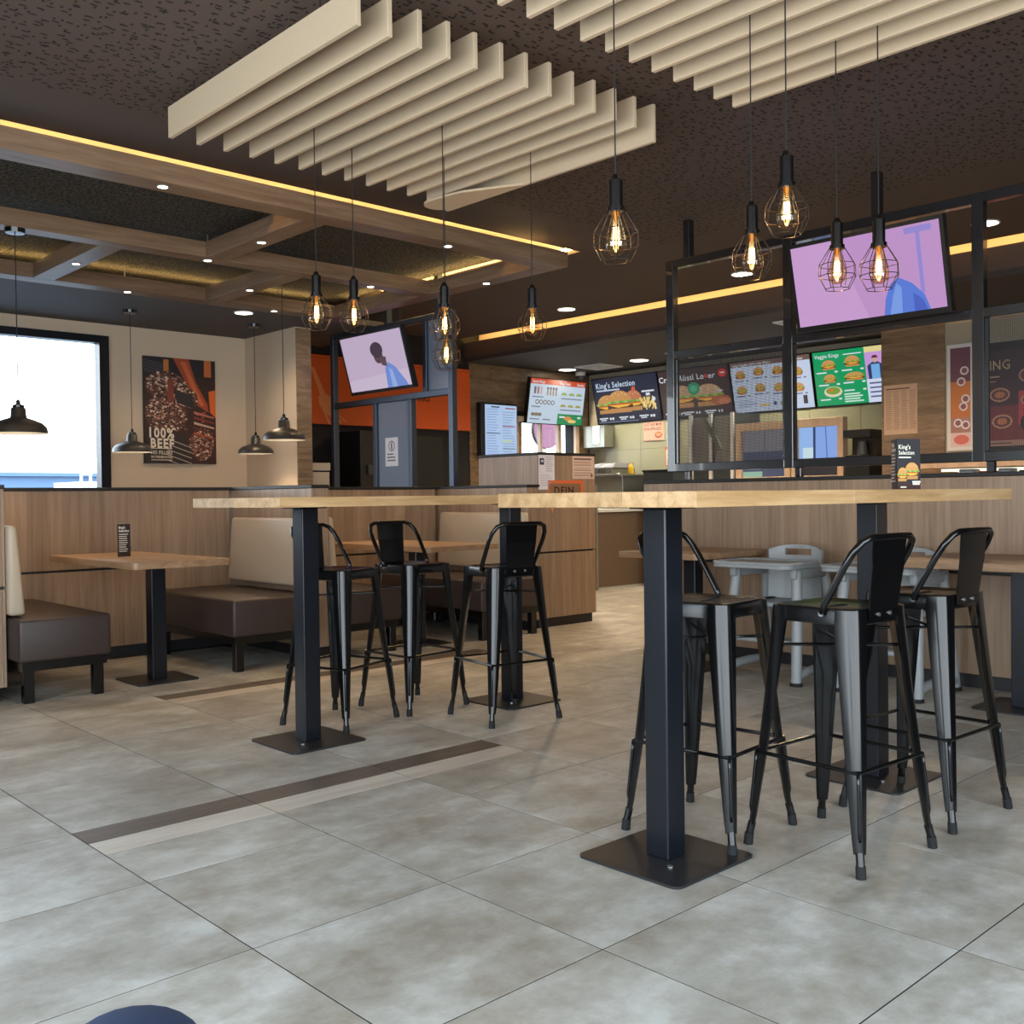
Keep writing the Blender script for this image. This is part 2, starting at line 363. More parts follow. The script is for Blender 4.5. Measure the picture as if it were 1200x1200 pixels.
# flat artwork (posters, screens, stickers): coloured shapes laid on a plane
def text_polys(txt, size, bold):
    cu = bpy.data.curves.new('lettering', 'FONT'); cu.body = txt; cu.size = size; cu.offset = bold*size; cu.resolution_u = 2; cu.space_character = 1+bold*5
    ob = bpy.data.objects.new('lettering', cu); COL.objects.link(ob)
    dg = bpy.context.evaluated_depsgraph_get(); me = ob.evaluated_get(dg).to_mesh()
    vs_ = [v.co.copy() for v in me.vertices]; fs = [list(p.vertices) for p in me.polygons]
    ob.evaluated_get(dg).to_mesh_clear(); bpy.data.objects.remove(ob); bpy.data.curves.remove(cu)
    return vs_, fs
def artwork(name, parent, O, U, V, shapes, material, step=0.0006):
    O, U, V = Vector(O), Vector(U).normalized(), Vector(V).normalized(); N = U.cross(V).normalized()
    verts, faces, cols = [], [], []
    inv = wmat(parent).inverted() if parent else Matrix.Identity(4)
    def poly(pts, col, lay):
        i0 = len(verts)
        for (a_, b_) in pts: verts.append(inv @ (O+U*a_+V*b_+N*(lay*step)))
        faces.append(list(range(i0, i0+len(pts)))); cols.append(col)
    for L, sh in enumerate(shapes):
        k_ = sh[0]; lay = 1+L*min(0.25, .007/step/len(shapes))
        if k_ == 'r': _, u_0, v_0, u_1, v_1, c_ = sh; poly([(u_0, v_0), (u_1, v_0), (u_1, v_1), (u_0, v_1)], c_, lay)
        elif k_ == 'e':
            _, cu_, cv_, ru, rv, c_ = sh[:6]; a0, a1 = sh[6:8] if len(sh) > 6 else (0, 360)
            n_ = 18; poly([(cu_+ru*math.cos(math.radians(a0+(a1-a0)*i/n_)), cv_+rv*math.sin(math.radians(a0+(a1-a0)*i/n_))) for i in range(n_+(a1-a0 < 360))], c_, lay)
        elif k_ == 'p': poly(sh[1], sh[2], lay)
        elif k_ == 't':
            _, txt, u_, v_, size, c_, bold = sh[:7]; wid = sh[7] if len(sh) > 7 else None; slope = sh[8] if len(sh) > 8 else 0
            tv, tf = text_polys(txt, size, bold)
            if not tv: continue
            xm = min(q_.x for q_ in tv); xM = max(q_.x for q_ in tv); kx = (wid/(xM-xm)) if wid else 1.0
            i0 = len(verts)
            for q_ in tv:
                uu = (q_.x-xm)*kx; verts.append(inv @ (O+U*(u_+uu)+V*(v_+q_.y+uu*slope)+N*(lay*step)))
            for f_ in tf: faces.append([i0+i for i in f_]); cols.append(c_)
    me = bpy.data.meshes.new(name); me.from_pydata([tuple(v) for v in verts], [], faces); me.materials.append(MATS[material])
    at = me.color_attributes.new('ink', 'FLOAT_COLOR', 'CORNER'); li = 0
    for p in me.polygons:
        for _ in p.vertices: at.data[li].color = cols[p.index]; li += 1
    o = bpy.data.objects.new(name, me); COL.objects.link(o)
    if parent: o.parent = parent
    return o
def lines(u_0, u_1, v_top, n_, gap, h, col, jitter=0.35):
    o_ = []
    for i in range(n_):
        v_ = v_top-i*gap; o_.append(('r', u_0, v_-h, u_1-(u_1-u_0)*random.random()*jitter, v_, col))
    return o_
def burger(u_, v_, ww, hh, bun=None, spread=True):
    bun = bun or S(206, 150, 84); o_ = []
    o_.append(('r', u_-ww*.42, v_, u_+ww*.42, v_+hh*.2, S(196, 140, 80)))
    o_.append(('r', u_-ww*.5, v_+hh*.2, u_+ww*.5, v_+hh*.34, S(70, 38, 26)))
    o_.append(('p', [(u_-ww*.48, v_+hh*.36), (u_-ww*.1, v_+hh*.22), (u_+ww*.3, v_+hh*.26), (u_+ww*.48, v_+hh*.38)], S(246, 186, 60)))
    o_.append(('r', u_-ww*.48, v_+hh*.36, u_+ww*.48, v_+hh*.45, S(188, 52, 36)))
    for i in range(6): o_.append(('e', u_-ww*.42+i*ww*.168, v_+hh*.48, ww*.12, hh*.07, S(112, 160, 60) if i % 2 else S(150, 190, 90)))
    o_.append(('e', u_, v_+hh*.52, ww*.46, hh*.46, bun, 0, 180))
    for i in range(5): o_.append(('e', u_-ww*.26+i*ww*.13, v_+hh*(.78+.08*(i % 2)), ww*.025, hh*.02, S(246, 224, 170)))
    return o_

# ------------------------------------------------------------------ floor: slab and single tiles
floor = struct(MB().box(-2.7, -2.7, -.12, 9.35, 8.65, -.0010).build('floor', 'grout'))
def in_view(x0, y0, x1, y1):
    for (x, y) in ((x0, y0), (x1, y0), (x0, y1), (x1, y1), ((x0+x1)/2, (y0+y1)/2)):
        d = Vector((x, y, 0))-CAM; z = d.dot(fw)
        if z > 0.3 and abs(d.dot(rt)/z) < 0.56 and -0.62 < d.dot(up)/z < 0: return True
    return False
tile_mesh = {}
def tile(x0, y0, x1, y1, material='floor_tile'):
    if not in_view(x0, y0, x1, y1): return
    key = (round(x1-x0, 3), round(y1-y0, 3), material)
    if key not in tile_mesh:
        g_ = 0.0024; o = MB().box(g_, g_, -.0010, key[0]-g_, key[1]-g_, 0).build('tile', material, floor)
        tile_mesh[key] = o.data
    else:
        o = bpy.data.objects.new('tile', tile_mesh[key]); COL.objects.link(o); o.parent = floor
    o.location = (x0, y0, 0)
T = 0.6
for j in range(-3, 15):
    for i in range(-3, 14):
        x0, y0 = j*T, i*T
        if y0+T > 6.1 and x0 < 7.2 and x0+T < 4.5: continue
        if i == 3 and 0 <= j <= 2:
            tile(x0, 1.8, x0+T, 2.11); tile(x0, 2.11, x0+T, 2.255, 'strip_light'); tile(x0, 2.255, x0+T, 2.4, 'strip_dark'); continue
        if i == 7 and 2 <= j <= 5:
            tile(x0, 4.2, x0+T, 4.335, 'strip_light'); tile(x0, 4.335, x0+T, 4.48, 'strip_dark'); tile(x0, 4.48, x0+T, 4.8); continue
        tile(x0, y0, x0+T, y0+T)

# ------------------------------------------------------------------ outer walls, window, ceilings
def walls_with_hole(name, material, x0, x1, z0, z1, hx0, hx1, hz0, hz1, y0, y1):
    m_ = MB()
    m_.box(x0, y0, z0, hx0, y1, z1).box(hx1, y0, z0, x1, y1, z1).box(hx0, y0, z0, hx1, y1, hz0).box(hx0, y0, hz1, hx1, y1, z1)
    return struct(m_.build(name, material))
walls_with_hole('wall_back', 'white_wall', -2.7, 4.02, -.1, 3.2, -2.3, 2.56, .55, 2.63, 8.5, 8.65)
win = struct(MB().box(-2.3, 8.44, .55, -2.23, 8.56, 2.63).box(2.47, 8.44, .55, 2.56, 8.56, 2.63).box(-2.23, 8.44, .55, 2.47, 8.56, .62).box(-2.23, 8.44, 2.56, 2.47, 8.56, 2.63).box(.80, 8.44, .62, .86, 8.56, 2.56).build('window_1', 'column_metal'))
MB().box(-2.23, 8.505, .62, .80, 8.511, 2.56).build('pane', 'window_glass', win)
MB().box(.86, 8.505, .62, 2.47, 8.511, 2.56).build('pane', 'window_glass', win)
struct(MB().box(4.02, 8.5, -.1, 7.0, 8.65, 3.2).build('wall_back', 'dark_wall'))
wt = walls_with_hole('wall_back', 'grout', 7.0, 9.35, -.1, 3.2, 7.80, 8.88, 1.55, 2.06, 8.5, 8.65)
def clad(parent, plane, a0, a1, z0, z1, aw, ah, at, thick, material, hole=None, bond=False):
    """separate wall tiles on a wall; plane 'x' faces -x, 'y' faces -y"""
    nz = max(1, round((z1-z0)/ah)); hz = (z1-z0)/nz
    for r_ in range(nz):
        a = a0-(aw*.5 if bond and r_ % 2 else 0)
        while a < a1-1e-4:
            b0, b1 = max(a, a0), min(a+aw, a1); zz0, zz1 = z0+r_*hz, z0+(r_+1)*hz; a += aw
            if b1-b0 < .01: continue
            if hole and b0 < hole[1]-.01 and b1 > hole[0]+.01 and zz0 < hole[3]-.01 and zz1 > hole[2]+.01:
                if zz0 >= hole[2]-.15 and zz1 <= hole[3]+.15:
                    for c0, c1 in ((b0, hole[0]), (hole[1], b1)):
                        if c1-c0 > .03: put(parent, plane, c0, c1, zz0, zz1, at, thick, material)
                continue
            put(parent, plane, b0, b1, zz0, zz1, at, thick, material)
def put(parent, plane, b0, b1, z0, z1, at, thick, material):
    g_ = .0015
    if plane == 'x': MB().box(at-thick, b0+g_, z0+g_, at, b1-g_, z1-g_, .001).build('wall_tile', material, parent)
    else: MB().box(b0+g_, at-thick, z0+g_, b1-g_, at, z1-g_, .001).build('wall_tile', material, parent)
clad(wt, 'y', 7.02, 9.18, .9, 2.75, .72, .185, 8.5, .012, 'brown_tile', hole=(7.78, 8.90, 1.53, 2.08), bond=True)
wr = struct(MB().box(9.2, -2.7, -.1, 9.35, 8.5, 3.2).build('wall_right', 'grout'))
clad(wr, 'x', 3.85, 8.48, 1.0, 2.05, .62, .35, 9.2, .012, 'green_tile')
clad(wr, 'x', 3.85, 8.48, 2.05, 2.75, .62, .175, 9.2, .012, 'pale_tile')
pil = struct(MB().box(8.30, .2, -.1, 9.2, 3.78, 3.0).build('wall_kitchen', 'pale_tile'))
clad(pil, 'x', 3.15, 3.775, .9, 2.74, .626, .23, 8.30, .015, 'brown_tile')
stub = struct(MB().box(3.985, 7.52, -.1, 4.15, 8.5, 3.0).build('wall_divider', 'white_wall'))
clad(stub, 'y', 3.985, 4.15, 1.0, 2.74, .2, .29, 7.52, .015, 'brown_tile')
# glazed street fronts (outside the frame): low wall, header and mullions
MBW = MB().box(-2.7, -2.7, -.1, -2.6, 8.65, .12).box(-2.7, -2.7, 2.68, -2.6, 8.65, 3.2)
for y in (-2.65, -.3, 2.0, 6.6, 8.3): MBW.box(-2.7, y, .12, -2.6, y+.08, 2.68)
MBW.box(-2.7, 3.0, .12, -2.6, 8.3, 2.68)
struct(MBW.build('wall_left', 'column_metal'))
MBW = MB().box(-2.7, -2.8, -.1, 9.35, -2.7, .12).box(-2.7, -2.8, 2.68, 9.35, -2.7, 3.2).box(2.4, -2.8, .12, 9.35, -2.7, 2.68)
for x in (-.7, .9): MBW.box(x, -2.8, .12, x+.08, -2.7, 2.68)
struct(MBW.build('wall_front', 'column_metal'))

ceil = struct(MB().box(-2.7, -2.8, 3.0, 6.75, 4.41, 3.06).build('ceiling', 'ceiling_paint'))
MB().box(-2.5, -2.5, 2.996, 4.95, 3.84, 3.0).build('perforated_board', 'punched_board', ceil)
struct(MB().box(4.66, 4.41, 3.0, 6.75, 8.5, 3.06).box(-2.7, 4.41, 3.0, -1.5, 8.5, 3.06).box(-1.5, 7.05, 3.0, 4.66, 8.5, 3.06).build('ceiling', 'ceiling_paint'))
rec = struct(MB().box(-1.55, 4.36, 3.16, 4.71, 7.1, 3.2).box(-1.55, 4.36, 3.06, 4.71, 4.41, 3.16).box(4.66, 4.41, 3.06, 4.71, 7.1, 3.16).box(-1.55, 7.05, 3.06, 4.66, 7.1, 3.16).box(-1.55, 4.41, 3.06, -1.5, 7.05, 3.16).build('ceiling', 'ceiling_paint'))
x = -1.48
while x < 4.0:
    for (ya, yb) in ((4.50, 5.50), (5.51, 6.30), (6.31, 7.22)):
        MB().box(x, ya, 2.93, min(x+.896, 4.13), yb, 2.95).build('fibre_panel', 'fibre_panel', rec)
    x += .90
MB().box(-1.48, 4.60, 2.955, 4.655, 4.62, 3.158).box(4.20, 4.63, 3.09, 4.655, 7.0, 3.12).build('glow_reflector', 'white_wall', rec)  # pale boards added to catch the LED light as a bright band
low = struct(MB().box(-2.7, 7.03, 2.75, 4.9, 8.5, 2.8).box(4.85, 7.03, 2.8, 4.9, 8.5, 3.0).build('ceiling', 'low_ceiling_paint'))
struct(MB().box(6.95, -2.7, 2.75, 9.2, 8.5, 2.8).build('ceiling', 'kitchen_ceiling'))
struct(MB().box(6.95, -2.7, 2.8, 6.98, 8.5, 2.985).build('trim_1', 'ceiling_paint'))
struct(MB().box(6.70, -2.7, 3.12, 7.25, 8.5, 3.16).box(7.2, -2.7, 2.8, 7.25, 8.5, 3.12).box(6.70, -2.7, 3.06, 6.75, 8.5, 3.12).build('ceiling', 'white_wall'))
led = thing('led_strip', 'warm LED strip glowing in the long ceiling cove before the kitchen', 'light strip', (6.99, 3, 2.97))
MB().box(6.985, -2.0, 2.803, 7.03, 8.45, 2.815).box(6.982, -2.0, 2.803, 6.986, 8.45, 2.968).build('channel', 'steel_matt', led)
MB().box(7.02, -2.0, 2.945, 7.035, 8.45, 2.96).build('diffuser', 'led_warm', led)
for lab, b_ in (('warm LED strip behind the front edge of the ceiling beam grid', (-1.45, 4.412, 3.03, 4.6, 4.43, 3.05)), ('warm LED strip at the right end of the ceiling beam recess', (4.64, 4.45, 3.03, 4.658, 7.0, 3.05)),
                ('warm LED strip lying on the rear ceiling beam, lighting the rough panels', (-1.45, 6.93, 2.8585, 3.9, 6.95, 2.866)), ('warm LED strip lying on the right end beam', (4.05, 4.3, 2.8585, 4.07, 6.8, 2.866))):
    led = thing('led_strip', lab, 'light strip', ((b_[0]+b_[3])/2, (b_[1]+b_[4])/2, b_[2]))
    MB().box(*b_).build('diffuser', 'led_warm', led)

# ------------------------------------------------------------------ wooden beam grid and spotlights
grid = thing('ceiling_beam_grid', 'wooden ceiling beam grid with warm glow along its edge, hanging over the booths', 'ceiling beams', (1.5, 5.5, 2.75))
ZB, ZT = 2.75, 2.858
def beam(x0, y0, x1, y1, mt): return MB().box(x0, y0, ZB, x1, y1, ZT, .002).build('beam', mt, grid)
beam(-1.45, 4.07, 4.16, 4.24, 'beam_wood'); beam(-1.45, 5.47, 4.16, 5.61, 'beam_wood'); beam(-1.45, 6.86, 4.16, 7.03, 'beam_wood')
beam(4.00, 4.24, 4.16, 5.47, 'beam_wood_cross'); beam(4.00, 5.61, 4.16, 6.86, 'beam_wood_cross')
beam(2.05, 4.24, 2.21, 5.47, 'beam_wood_cross'); beam(-.2, 4.24, -.04, 5.47, 'beam_wood_cross')
beam(2.74, 5.61, 2.90, 6.86, 'beam_wood_cross'); beam(1.38, 5.61, 1.53, 6.86, 'beam_wood_cross'); beam(0.02, 5.61, .17, 6.86, 'beam_wood_cross')
hang = MB()
for (x, y) in ((0, 5.54), (2.1, 5.54), (4.08, 5.54), (0, 6.95), (2.1, 6.95), (4.08, 6.6)): hang.cyl((x, y, ZT), (x, y, 2.93), .004, n_=6)
hang.build('hanger_rod', 'bolt_steel', grid)
spots = [(1.151, 4.15), (3.107, 4.16), (2.13, 4.86), (2.098, 5.54), (.825, 5.54), (3.464, 5.54), (1.454, 6.215), (2.813, 6.26), (2.113, 6.93), (3.419, 6.93), (4.079, 4.868)]
spot_lab = ['on the front beam at left', 'on the front beam under the pale baffles', 'on the short front cross beam', 'on the middle beam where cross beam meets it', 'on the middle beam near left edge', 'on the middle beam above the cage lamps', 'on the pale left rear cross beam', 'on the rear cross beam right of centre', 'on the rear beam above the window', 'on the rear beam near the wall corner', 'on the right end beam']
for k, (x, y) in enumerate(spots):
    t_ = thing('recessed_spotlight', 'small lit recessed spotlight '+spot_lab[k], 'spotlight', (x, y, ZB), 0, 'spotlights in the wooden beams')
    MB().lathe((x, y, ZB-.004), [(.036, .005), (.036, 0), (.026, 0), (.026, .005)], 16).build('rim', 'steel_matt', t_)
    MB().lathe((x, y, ZB-.002), [(.026, 0), (.001, 0)], 16).build('lamp_face', 'spot_glow', t_)
    lamp('spot_beam', 'SPOT', (x, y, ZB-.02), 17, WARM, .02, (x, y, 0), 90).parent = None
def downlight(x, y, z, r_, label, e_, warm=WARM2):
    t_ = thing('downlight', label, 'downlight', (x, y, z), 0, 'round ceiling downlights')
    MB().lathe((x, y, z-.008), [(r_+.012, .009), (r_+.012, 0), (r_, 0), (r_, .006)], 28).build('rim', 'white_plastic', t_)
    MB().lathe((x, y, z-.004), [(r_, 0), (.001, 0)], 28).build('lamp_face', 'lamp_glow', t_)
    if e_: lamp('downlight_beam', 'SPOT', (x, y, z-.03), e_, warm, r_*.8, (x, y, 0), 150)
downlight(6.33, 6.16, 3.0, .085, 'round lit downlight left of the tall metal frame, before the cove glow', 150, WARM)
downlight(6.31, 4.04, 3.0, .085, 'round lit downlight behind the cage lamp beside the pink screen', 150, WARM)
downlight(6.24, 1.95, 3.0, .085, 'round lit downlight right of the pink screen post', 150, WARM)
downlight(3.25, 7.16, 2.75, .075, 'oval lit downlight in the low ceiling near the wall corner', 40, WARM)
downlight(8.47, 8.2, 2.75, .11, 'round lit downlight above the leftmost menu screen', 90, (1, .88, .68))
downlight(8.50, 7.01, 2.75, .11, 'round lit downlight above the dark burger menu screen', 120, (1, .88, .68))
downlight(8.50, 5.41, 2.75, .11, 'round downlight seen through the metal frame over the white menu', 120, (1, .88, .68))
for k, (x, y, lab) in enumerate(((8.55, 7.72, 'square white ceiling vent between two kitchen downlights'), (8.48, 6.2, 'square white ceiling vent seen just inside the metal frame'), (7.6, 4.2, 'square white ceiling vent beside the pink screen'))):
    t_ = thing('ceiling_vent', lab, 'vent', (x, y, 2.75), 0, 'kitchen ceiling vents')
    MB().box(x-.22, y-.22, 2.735, x+.22, y-.18, 2.75).box(x-.22, y+.18, 2.735, x+.22, y+.22, 2.75).box(x-.22, y-.18, 2.735, x-.18, y+.18, 2.75).box(x+.18, y-.18, 2.735, x+.22, y+.18, 2.75).build('vent_frame', 'white_plastic', t_)
    for q_ in range(4):
        h_ = .15-.035*q_; MB().box(x-h_, y-h_, 2.738, x+h_, y-h_+.014, 2.748).box(x-h_, y+h_-.014, 2.738, x+h_, y+h_, 2.748).box(x-h_, y-h_, 2.738, x-h_+.014, y+h_, 2.748).box(x+h_-.014, y-h_, 2.738, x+h_, y+h_, 2.748).build('louvre', 'white_plastic', t_)

# ------------------------------------------------------------------ acoustic baffles
ordn = ['first', 'second', 'third', 'fourth', 'fifth', 'sixth', 'seventh', 'eighth', 'ninth', 'tenth', 'eleventh', 'twelfth', 'thirteenth', 'fourteenth']
for gi, (y0, y1, where, n_) in enumerate(((2.03, 3.575, 'group over the left bar table', 13), (-.35, 1.585, 'group over the right bar table', 13))):
    for k in range(n_):
        xc = .93+.1405*k
        last = gi == 0 and k == n_-1
        zb = 2.765 if last else 2.80
        t_ = thing('ceiling_baffle', ordn[k]+' pale felt baffle counted from the left in the '+where, 'baffle', (xc, (y0+y1)/2, zb), 0, 'pale felt baffles, '+where)
        MB().box(xc-.011, y0, zb, xc+.011, y1, 2.945, .002).build('felt_panel', 'baffle_felt', t_)
        if last:
            pts = [(xc-.012, y1-.66), (xc-.012, y1-.07)] + [(xc-.106+.094*math.cos(math.radians(a)), y1-.07+.094*math.sin(math.radians(a))) for a in range(0, 181, 15)] + [(xc-.195, y1-.2), (xc-.17, y1-.34)]
            MB().prism(pts, zb, zb+.012).build('rounded_flange', 'baffle_felt', t_)
        h_ = MB()
        for y in (y0+.25, y1-.25): h_.cyl((xc, y, 2.945), (xc, y, 2.997), .003, n_=6)
        h_.build('hanger', 'cord', t_)

# ------------------------------------------------------------------ pendants
def cage_pendant():
    t_ = thing('cage_pendant', '', 'pendant lamp')
    MB().cyl((0, 0, .085), (0, 0, .17), .023, .023, 16).cyl((0, 0, .17), (0, 0, .19), .018, .008, 16).cyl((0, 0, .07), (0, 0, .085), .029, .029, 16).build('socket', 'black_metal', t_, smooth=True, auto=40)
    prof = [(.029, .075), (.070, .008), (.072, -.035), (.046, -.085)]
    wr_ = MB()
    for i in range(8):
        a_ = 2*PI*i/8; wr_.tube([(r_*math.cos(a_), r_*math.sin(a_), z) for r_, z in prof], .0016, 5)
    for r_, z in ((.072, -.035), (.046, -.085), (.070, .008)):
        wr_.tube([(r_*math.cos(2*PI*i/8), r_*math.sin(2*PI*i/8), z) for i in range(8)], .0016, 5, closed=True)
    wr_.build('wire_cage', 'cage_wire', t_)
    bl = MB().lathe((0, 0, 0), [(.013, .07), (.016, .05), (.024, .02), (.033, -.012), (.035, -.03), (.030, -.050), (.016, -.063), (.001, -.066)], 20).build('bulb', 'bulb_glass', t_, smooth=True)
    f_ = MB()
    for i in range(4):
        a_ = PI/4+PI/2*i; f_.tube([(.007*math.cos(a_), .007*math.sin(a_), .025), (.009*math.cos(a_), .009*math.sin(a_), -.022)], .0016, 6)
    f_.build('filament', 'filament', bl)
    MB().cyl((0, 0, .04), (0, 0, .07), .004, .012, 10).build('bulb_stem', 'brass', bl)
    return t_
CP = [((1.461, 3.17, 1.991), 'leftmost caged bulb pendant over the left bar table'), ((1.731, 3.25, 2.02), 'second caged bulb pendant from the left, above the small screen'),
      ((1.883, 2.72, 1.924), 'upper of the two caged bulbs overlapping before the orange sign'), ((2.122, 3.0, 1.834), 'lower of the two caged bulbs overlapping before the orange sign'),
      ((2.399, 2.65, 1.97), 'caged bulb pendant before the glowing cove line, above the ordering cabinet'), ((1.255, 1.1, 1.919), 'caged bulb pendant alone against the brown ceiling in mid picture'),
      ((1.947, 1.055, 1.955), 'caged bulb pendant left of the pink screen, below its neighbour'), ((1.742, .785, 2.022), 'highest caged bulb pendant, above the left corner of the pink screen'),
      ((2.442, .995, 1.97), 'smaller left one of two caged bulbs before the pink screen'), ((2.367, .785, 1.927), 'larger right one of two caged bulbs before the pink screen')]
proto = cage_pendant(); lamps = [proto]+[copy_tree(proto) for _ in CP[1:]]
for k, (p, lab) in enumerate(CP):
    o = lamps[k]
    o.location = p; tag(o, lab, 'pendant lamp', 'caged bulb pendants over the bar tables')
    x, y, z = p
    MB().cyl((x, y, z+.185), (x, y, 2.996), .0026, n_=6).build('cord', 'cord', o)
    lamp('bulb_glow', 'POINT', (x, y, z), 2.2, (1, .66, .32), .003)
def dome_pendant(p, ztop, label):
    x, y, z = p
    t_ = thing('dome_pendant', label, 'pendant lamp', p, 0, 'dark dome pendants over the booths')
    MB().lathe(p, [(.165, 0), (.160, .035), (.135, .062), (.09, .082), (.05, .095), (.046, .10), (.042, .15), (.034, .158)], 32).build('shade', 'shade_metal', t_, smooth=True, auto=50)
    MB().lathe(p, [(.163, .001), (.156, .034), (.132, .058), (.088, .077), (.03, .085), (.001, .086)], 32).build('reflector', 'shade_inner', t_, smooth=True)
    MB().lathe(p, [(.034, .158), (.034, .172), (.014, .178), (.012, .20), (.004, .205)], 16).build('cap', 'black_metal', t_, smooth=True, auto=40)
    MB().lathe(p, [(.001, .02), (.022, .026), (.03, .045), (.022, .068), (.012, .08)], 14).build('bulb', 'lamp_glow', t_, smooth=True)
    MB().cyl((x, y, z+.2), (x, y, ztop), .003, n_=6).build('cord', 'cord', t_)
    MB().lathe((x, y, ztop), [(.001, -.028), (.055, -.026), (.06, 0)], 20).build('canopy', 'black_metal', t_, smooth=True, auto=40)
    lamp('dome_glow', 'SPOT', (x, y, z+.03), 30, WARM, .03, (x, y, 0), 130)
dome_pendant((.842, 5.53, 1.512), 2.75, 'dark dome pendant hanging before the bright window')
dome_pendant((2.444, 7.68, 1.518), 2.75, 'dark dome pendant just left of the grill poster')
dome_pendant((3.626, 7.66, 1.527), 2.75, 'smaller dark dome pendant by the white wall corner')
dome_pendant((2.919, 5.95, 1.552), 2.93, 'dark dome pendant before the tiled wall end')

# ------------------------------------------------------------------ half walls
def panel(parent, x0, y0, z0, x1, y1, z1, name='wood_panel', mt='laminate'): return MB().box(x0, y0, z0, x1, y1, z1, .0015).build(name, mt, parent)
def halfwall(name, x0, y0, x1, y1, faces, ztop=1.19, seam=.625):
    """core, recessed plinth, black cap; separate laminate panels with an open seam on the listed faces"""
    t_ = .016
    c = struct(MB().box(x0+t_, y0+t_, .08, x1-t_, y1-t_, ztop-.022).build(name, 'black_trim'))
    MB().box(x0+.03, y0+.03, 0, x1-.03, y1-.03, .08).build('plinth', 'dark_plinth', c)
    MB().box(x0-.004, y0-.004, ztop-.022, x1+.004, y1+.004, ztop, .002).build('cap', 'black_trim', c)
    for fc in faces:
        for (a, b_) in ((.08, seam-.008), (seam+.008, ztop-.024)):
            if fc == '-y': panel(c, x0+t_+.001, y0, a, x1-t_-.001, y0+t_, b_)
            elif fc == '-x': panel(c, x0, y0+t_*0, a, x0+t_, y1, b_)
            elif fc == '+x': panel(c, x1-t_, y0, a, x1, y1, b_)
    return c
halfwall('wall_booth_back', .575, 6.05, 2.515, 6.17, ['-y'])
halfwall('wall_booth_back', 2.66, 6.05, 4.515, 6.17, ['-y'])
halfwall('wall_booth_left', .425, 4.93, .57, 6.17, ['-y', '-x', '+x'])
halfwall('wall_booth_middle', 2.52, 4.93, 2.655, 6.17, ['-y', '-x', '+x'])
halfwall('wall_booth_right', 4.52, 4.90, 4.66, 7.85, ['-y', '-x'])
halfwall('wall_bar', 4.48, -.8, 4.62, 3.65, ['-x', '-y'], 1.195, .64)

# ------------------------------------------------------------------ booths
def bench(label, x0, x1, y0, y1, back, frame_leg_x):
    """brown seat block on a black frame; cream backrest pad on the 'left' or 'right' side"""
    t_ = thing('booth_bench', label, 'bench', ((x0+x1)/2, (y0+y1)/2, 0), 0, 'upholstered benches of the booths')
    MB().box(x0, y0, .225, x1, y1, .458, .018, 3).build('seat', 'brown_leather', t_, smooth=True, auto=50)
    MB().box(x0+.02, y0+.02, .175, x1-.02, y1-.02, .224).build('seat_frame', 'black_metal', t_)
    for lx in (x0+.03, x1-.09):
        for ly in (y0+.03, y1-.12): MB().box(lx, ly, 0, lx+.055, ly+.055, .176, .003).build('leg', 'black_metal', t_)
    bx0, bx1 = (x0-.005, x0+.075) if back == 'left' else (x1-.075, x1+.005)
    m_ = MB()
    if back == 'left': m_.hexa([(bx0, y0+.14, .47), (bx1+.01, y0+.14, .47), (bx1+.01, y1-.08, .47), (bx0, y1-.08, .47), (bx0, y0+.14, .965), (bx1-.03, y0+.14, .965), (bx1-.03, y1-.08, .965), (bx0, y1-.08, .965)])
    else: m_.hexa([(bx0-.01, y0+.14, .50), (bx1, y0+.14, .50), (bx1, y1-.08, .50), (bx0-.01, y1-.08, .50), (bx0+.03, y0+.14, .965), (bx1, y0+.14, .965), (bx1, y1-.08, .965), (bx0+.03, y1-.08, .965)])
    bmesh.ops.bevel(m_.bm, geom=list(m_.bm.edges), offset=.022, segments=3, affect='EDGES', profile=.5)
    m_.build('backrest', 'cream_leather', t_, smooth=True, auto=50)
    return t_
bench('brown booth bench with cream backrest at the far left edge', .58, 1.075, 4.75, 6.03, 'left', 0)
bench('brown booth bench with wide cream backrest right of the left booth table', 1.87, 2.505, 4.82, 6.03, 'right', 0)
bench('brown bench half hidden behind the left bar stools, back to the middle partition', 2.67, 3.19, 4.82, 6.03, 'left', 0)
bench('brown bench with cream backrest behind the middle bar stool, beside the ordering cabinet', 3.86, 4.505, 4.72, 6.03, 'right', 0)
def small_table(label, x0, y0, x1, y1, z, cx, cy_, notched=False, group='low wooden tables', bx=.19):
    t_ = thing('dining_table', label, 'table', (cx, cy_, 0), 0, group)
    MB().prism(rrect(x0, y0, x1, y1, .03, 4), z-.036, z).build('table_top', 'booth_top', t_)
    MB().box(cx-.045, cy_-.045, .008, cx+.045, cy_+.045, z-.05, .004).build('column', 'column_metal', t_)
    MB().box(cx-.16, cy_-.16, z-.05, cx+.16, cy_+.16, z-.0365).build('top_plate', 'black_metal', t_)
    MB().prism(rrect(cx-bx, cy_-bx, cx+bx, cy_+bx, .03, 4), 0, .008).build('base_plate', 'plate_metal', t_)
small_table('wooden booth table carrying a small menu card, left booth', 1.07, 4.42, 1.66, 5.74, .752, 1.45, 5.0)
small_table('wooden booth table behind the left bar stools', 3.12, 4.42, 3.78, 5.74, .752, 3.48, 5.02)
small_table('low wooden table against the half wall beside the first high chair', 3.72, 2.63, 4.475, 3.25, .735, 4.05, 2.90)
small_table('low wooden table against the half wall at the right edge', 3.70, .62, 4.475, 1.42, .75, 4.13, .93)

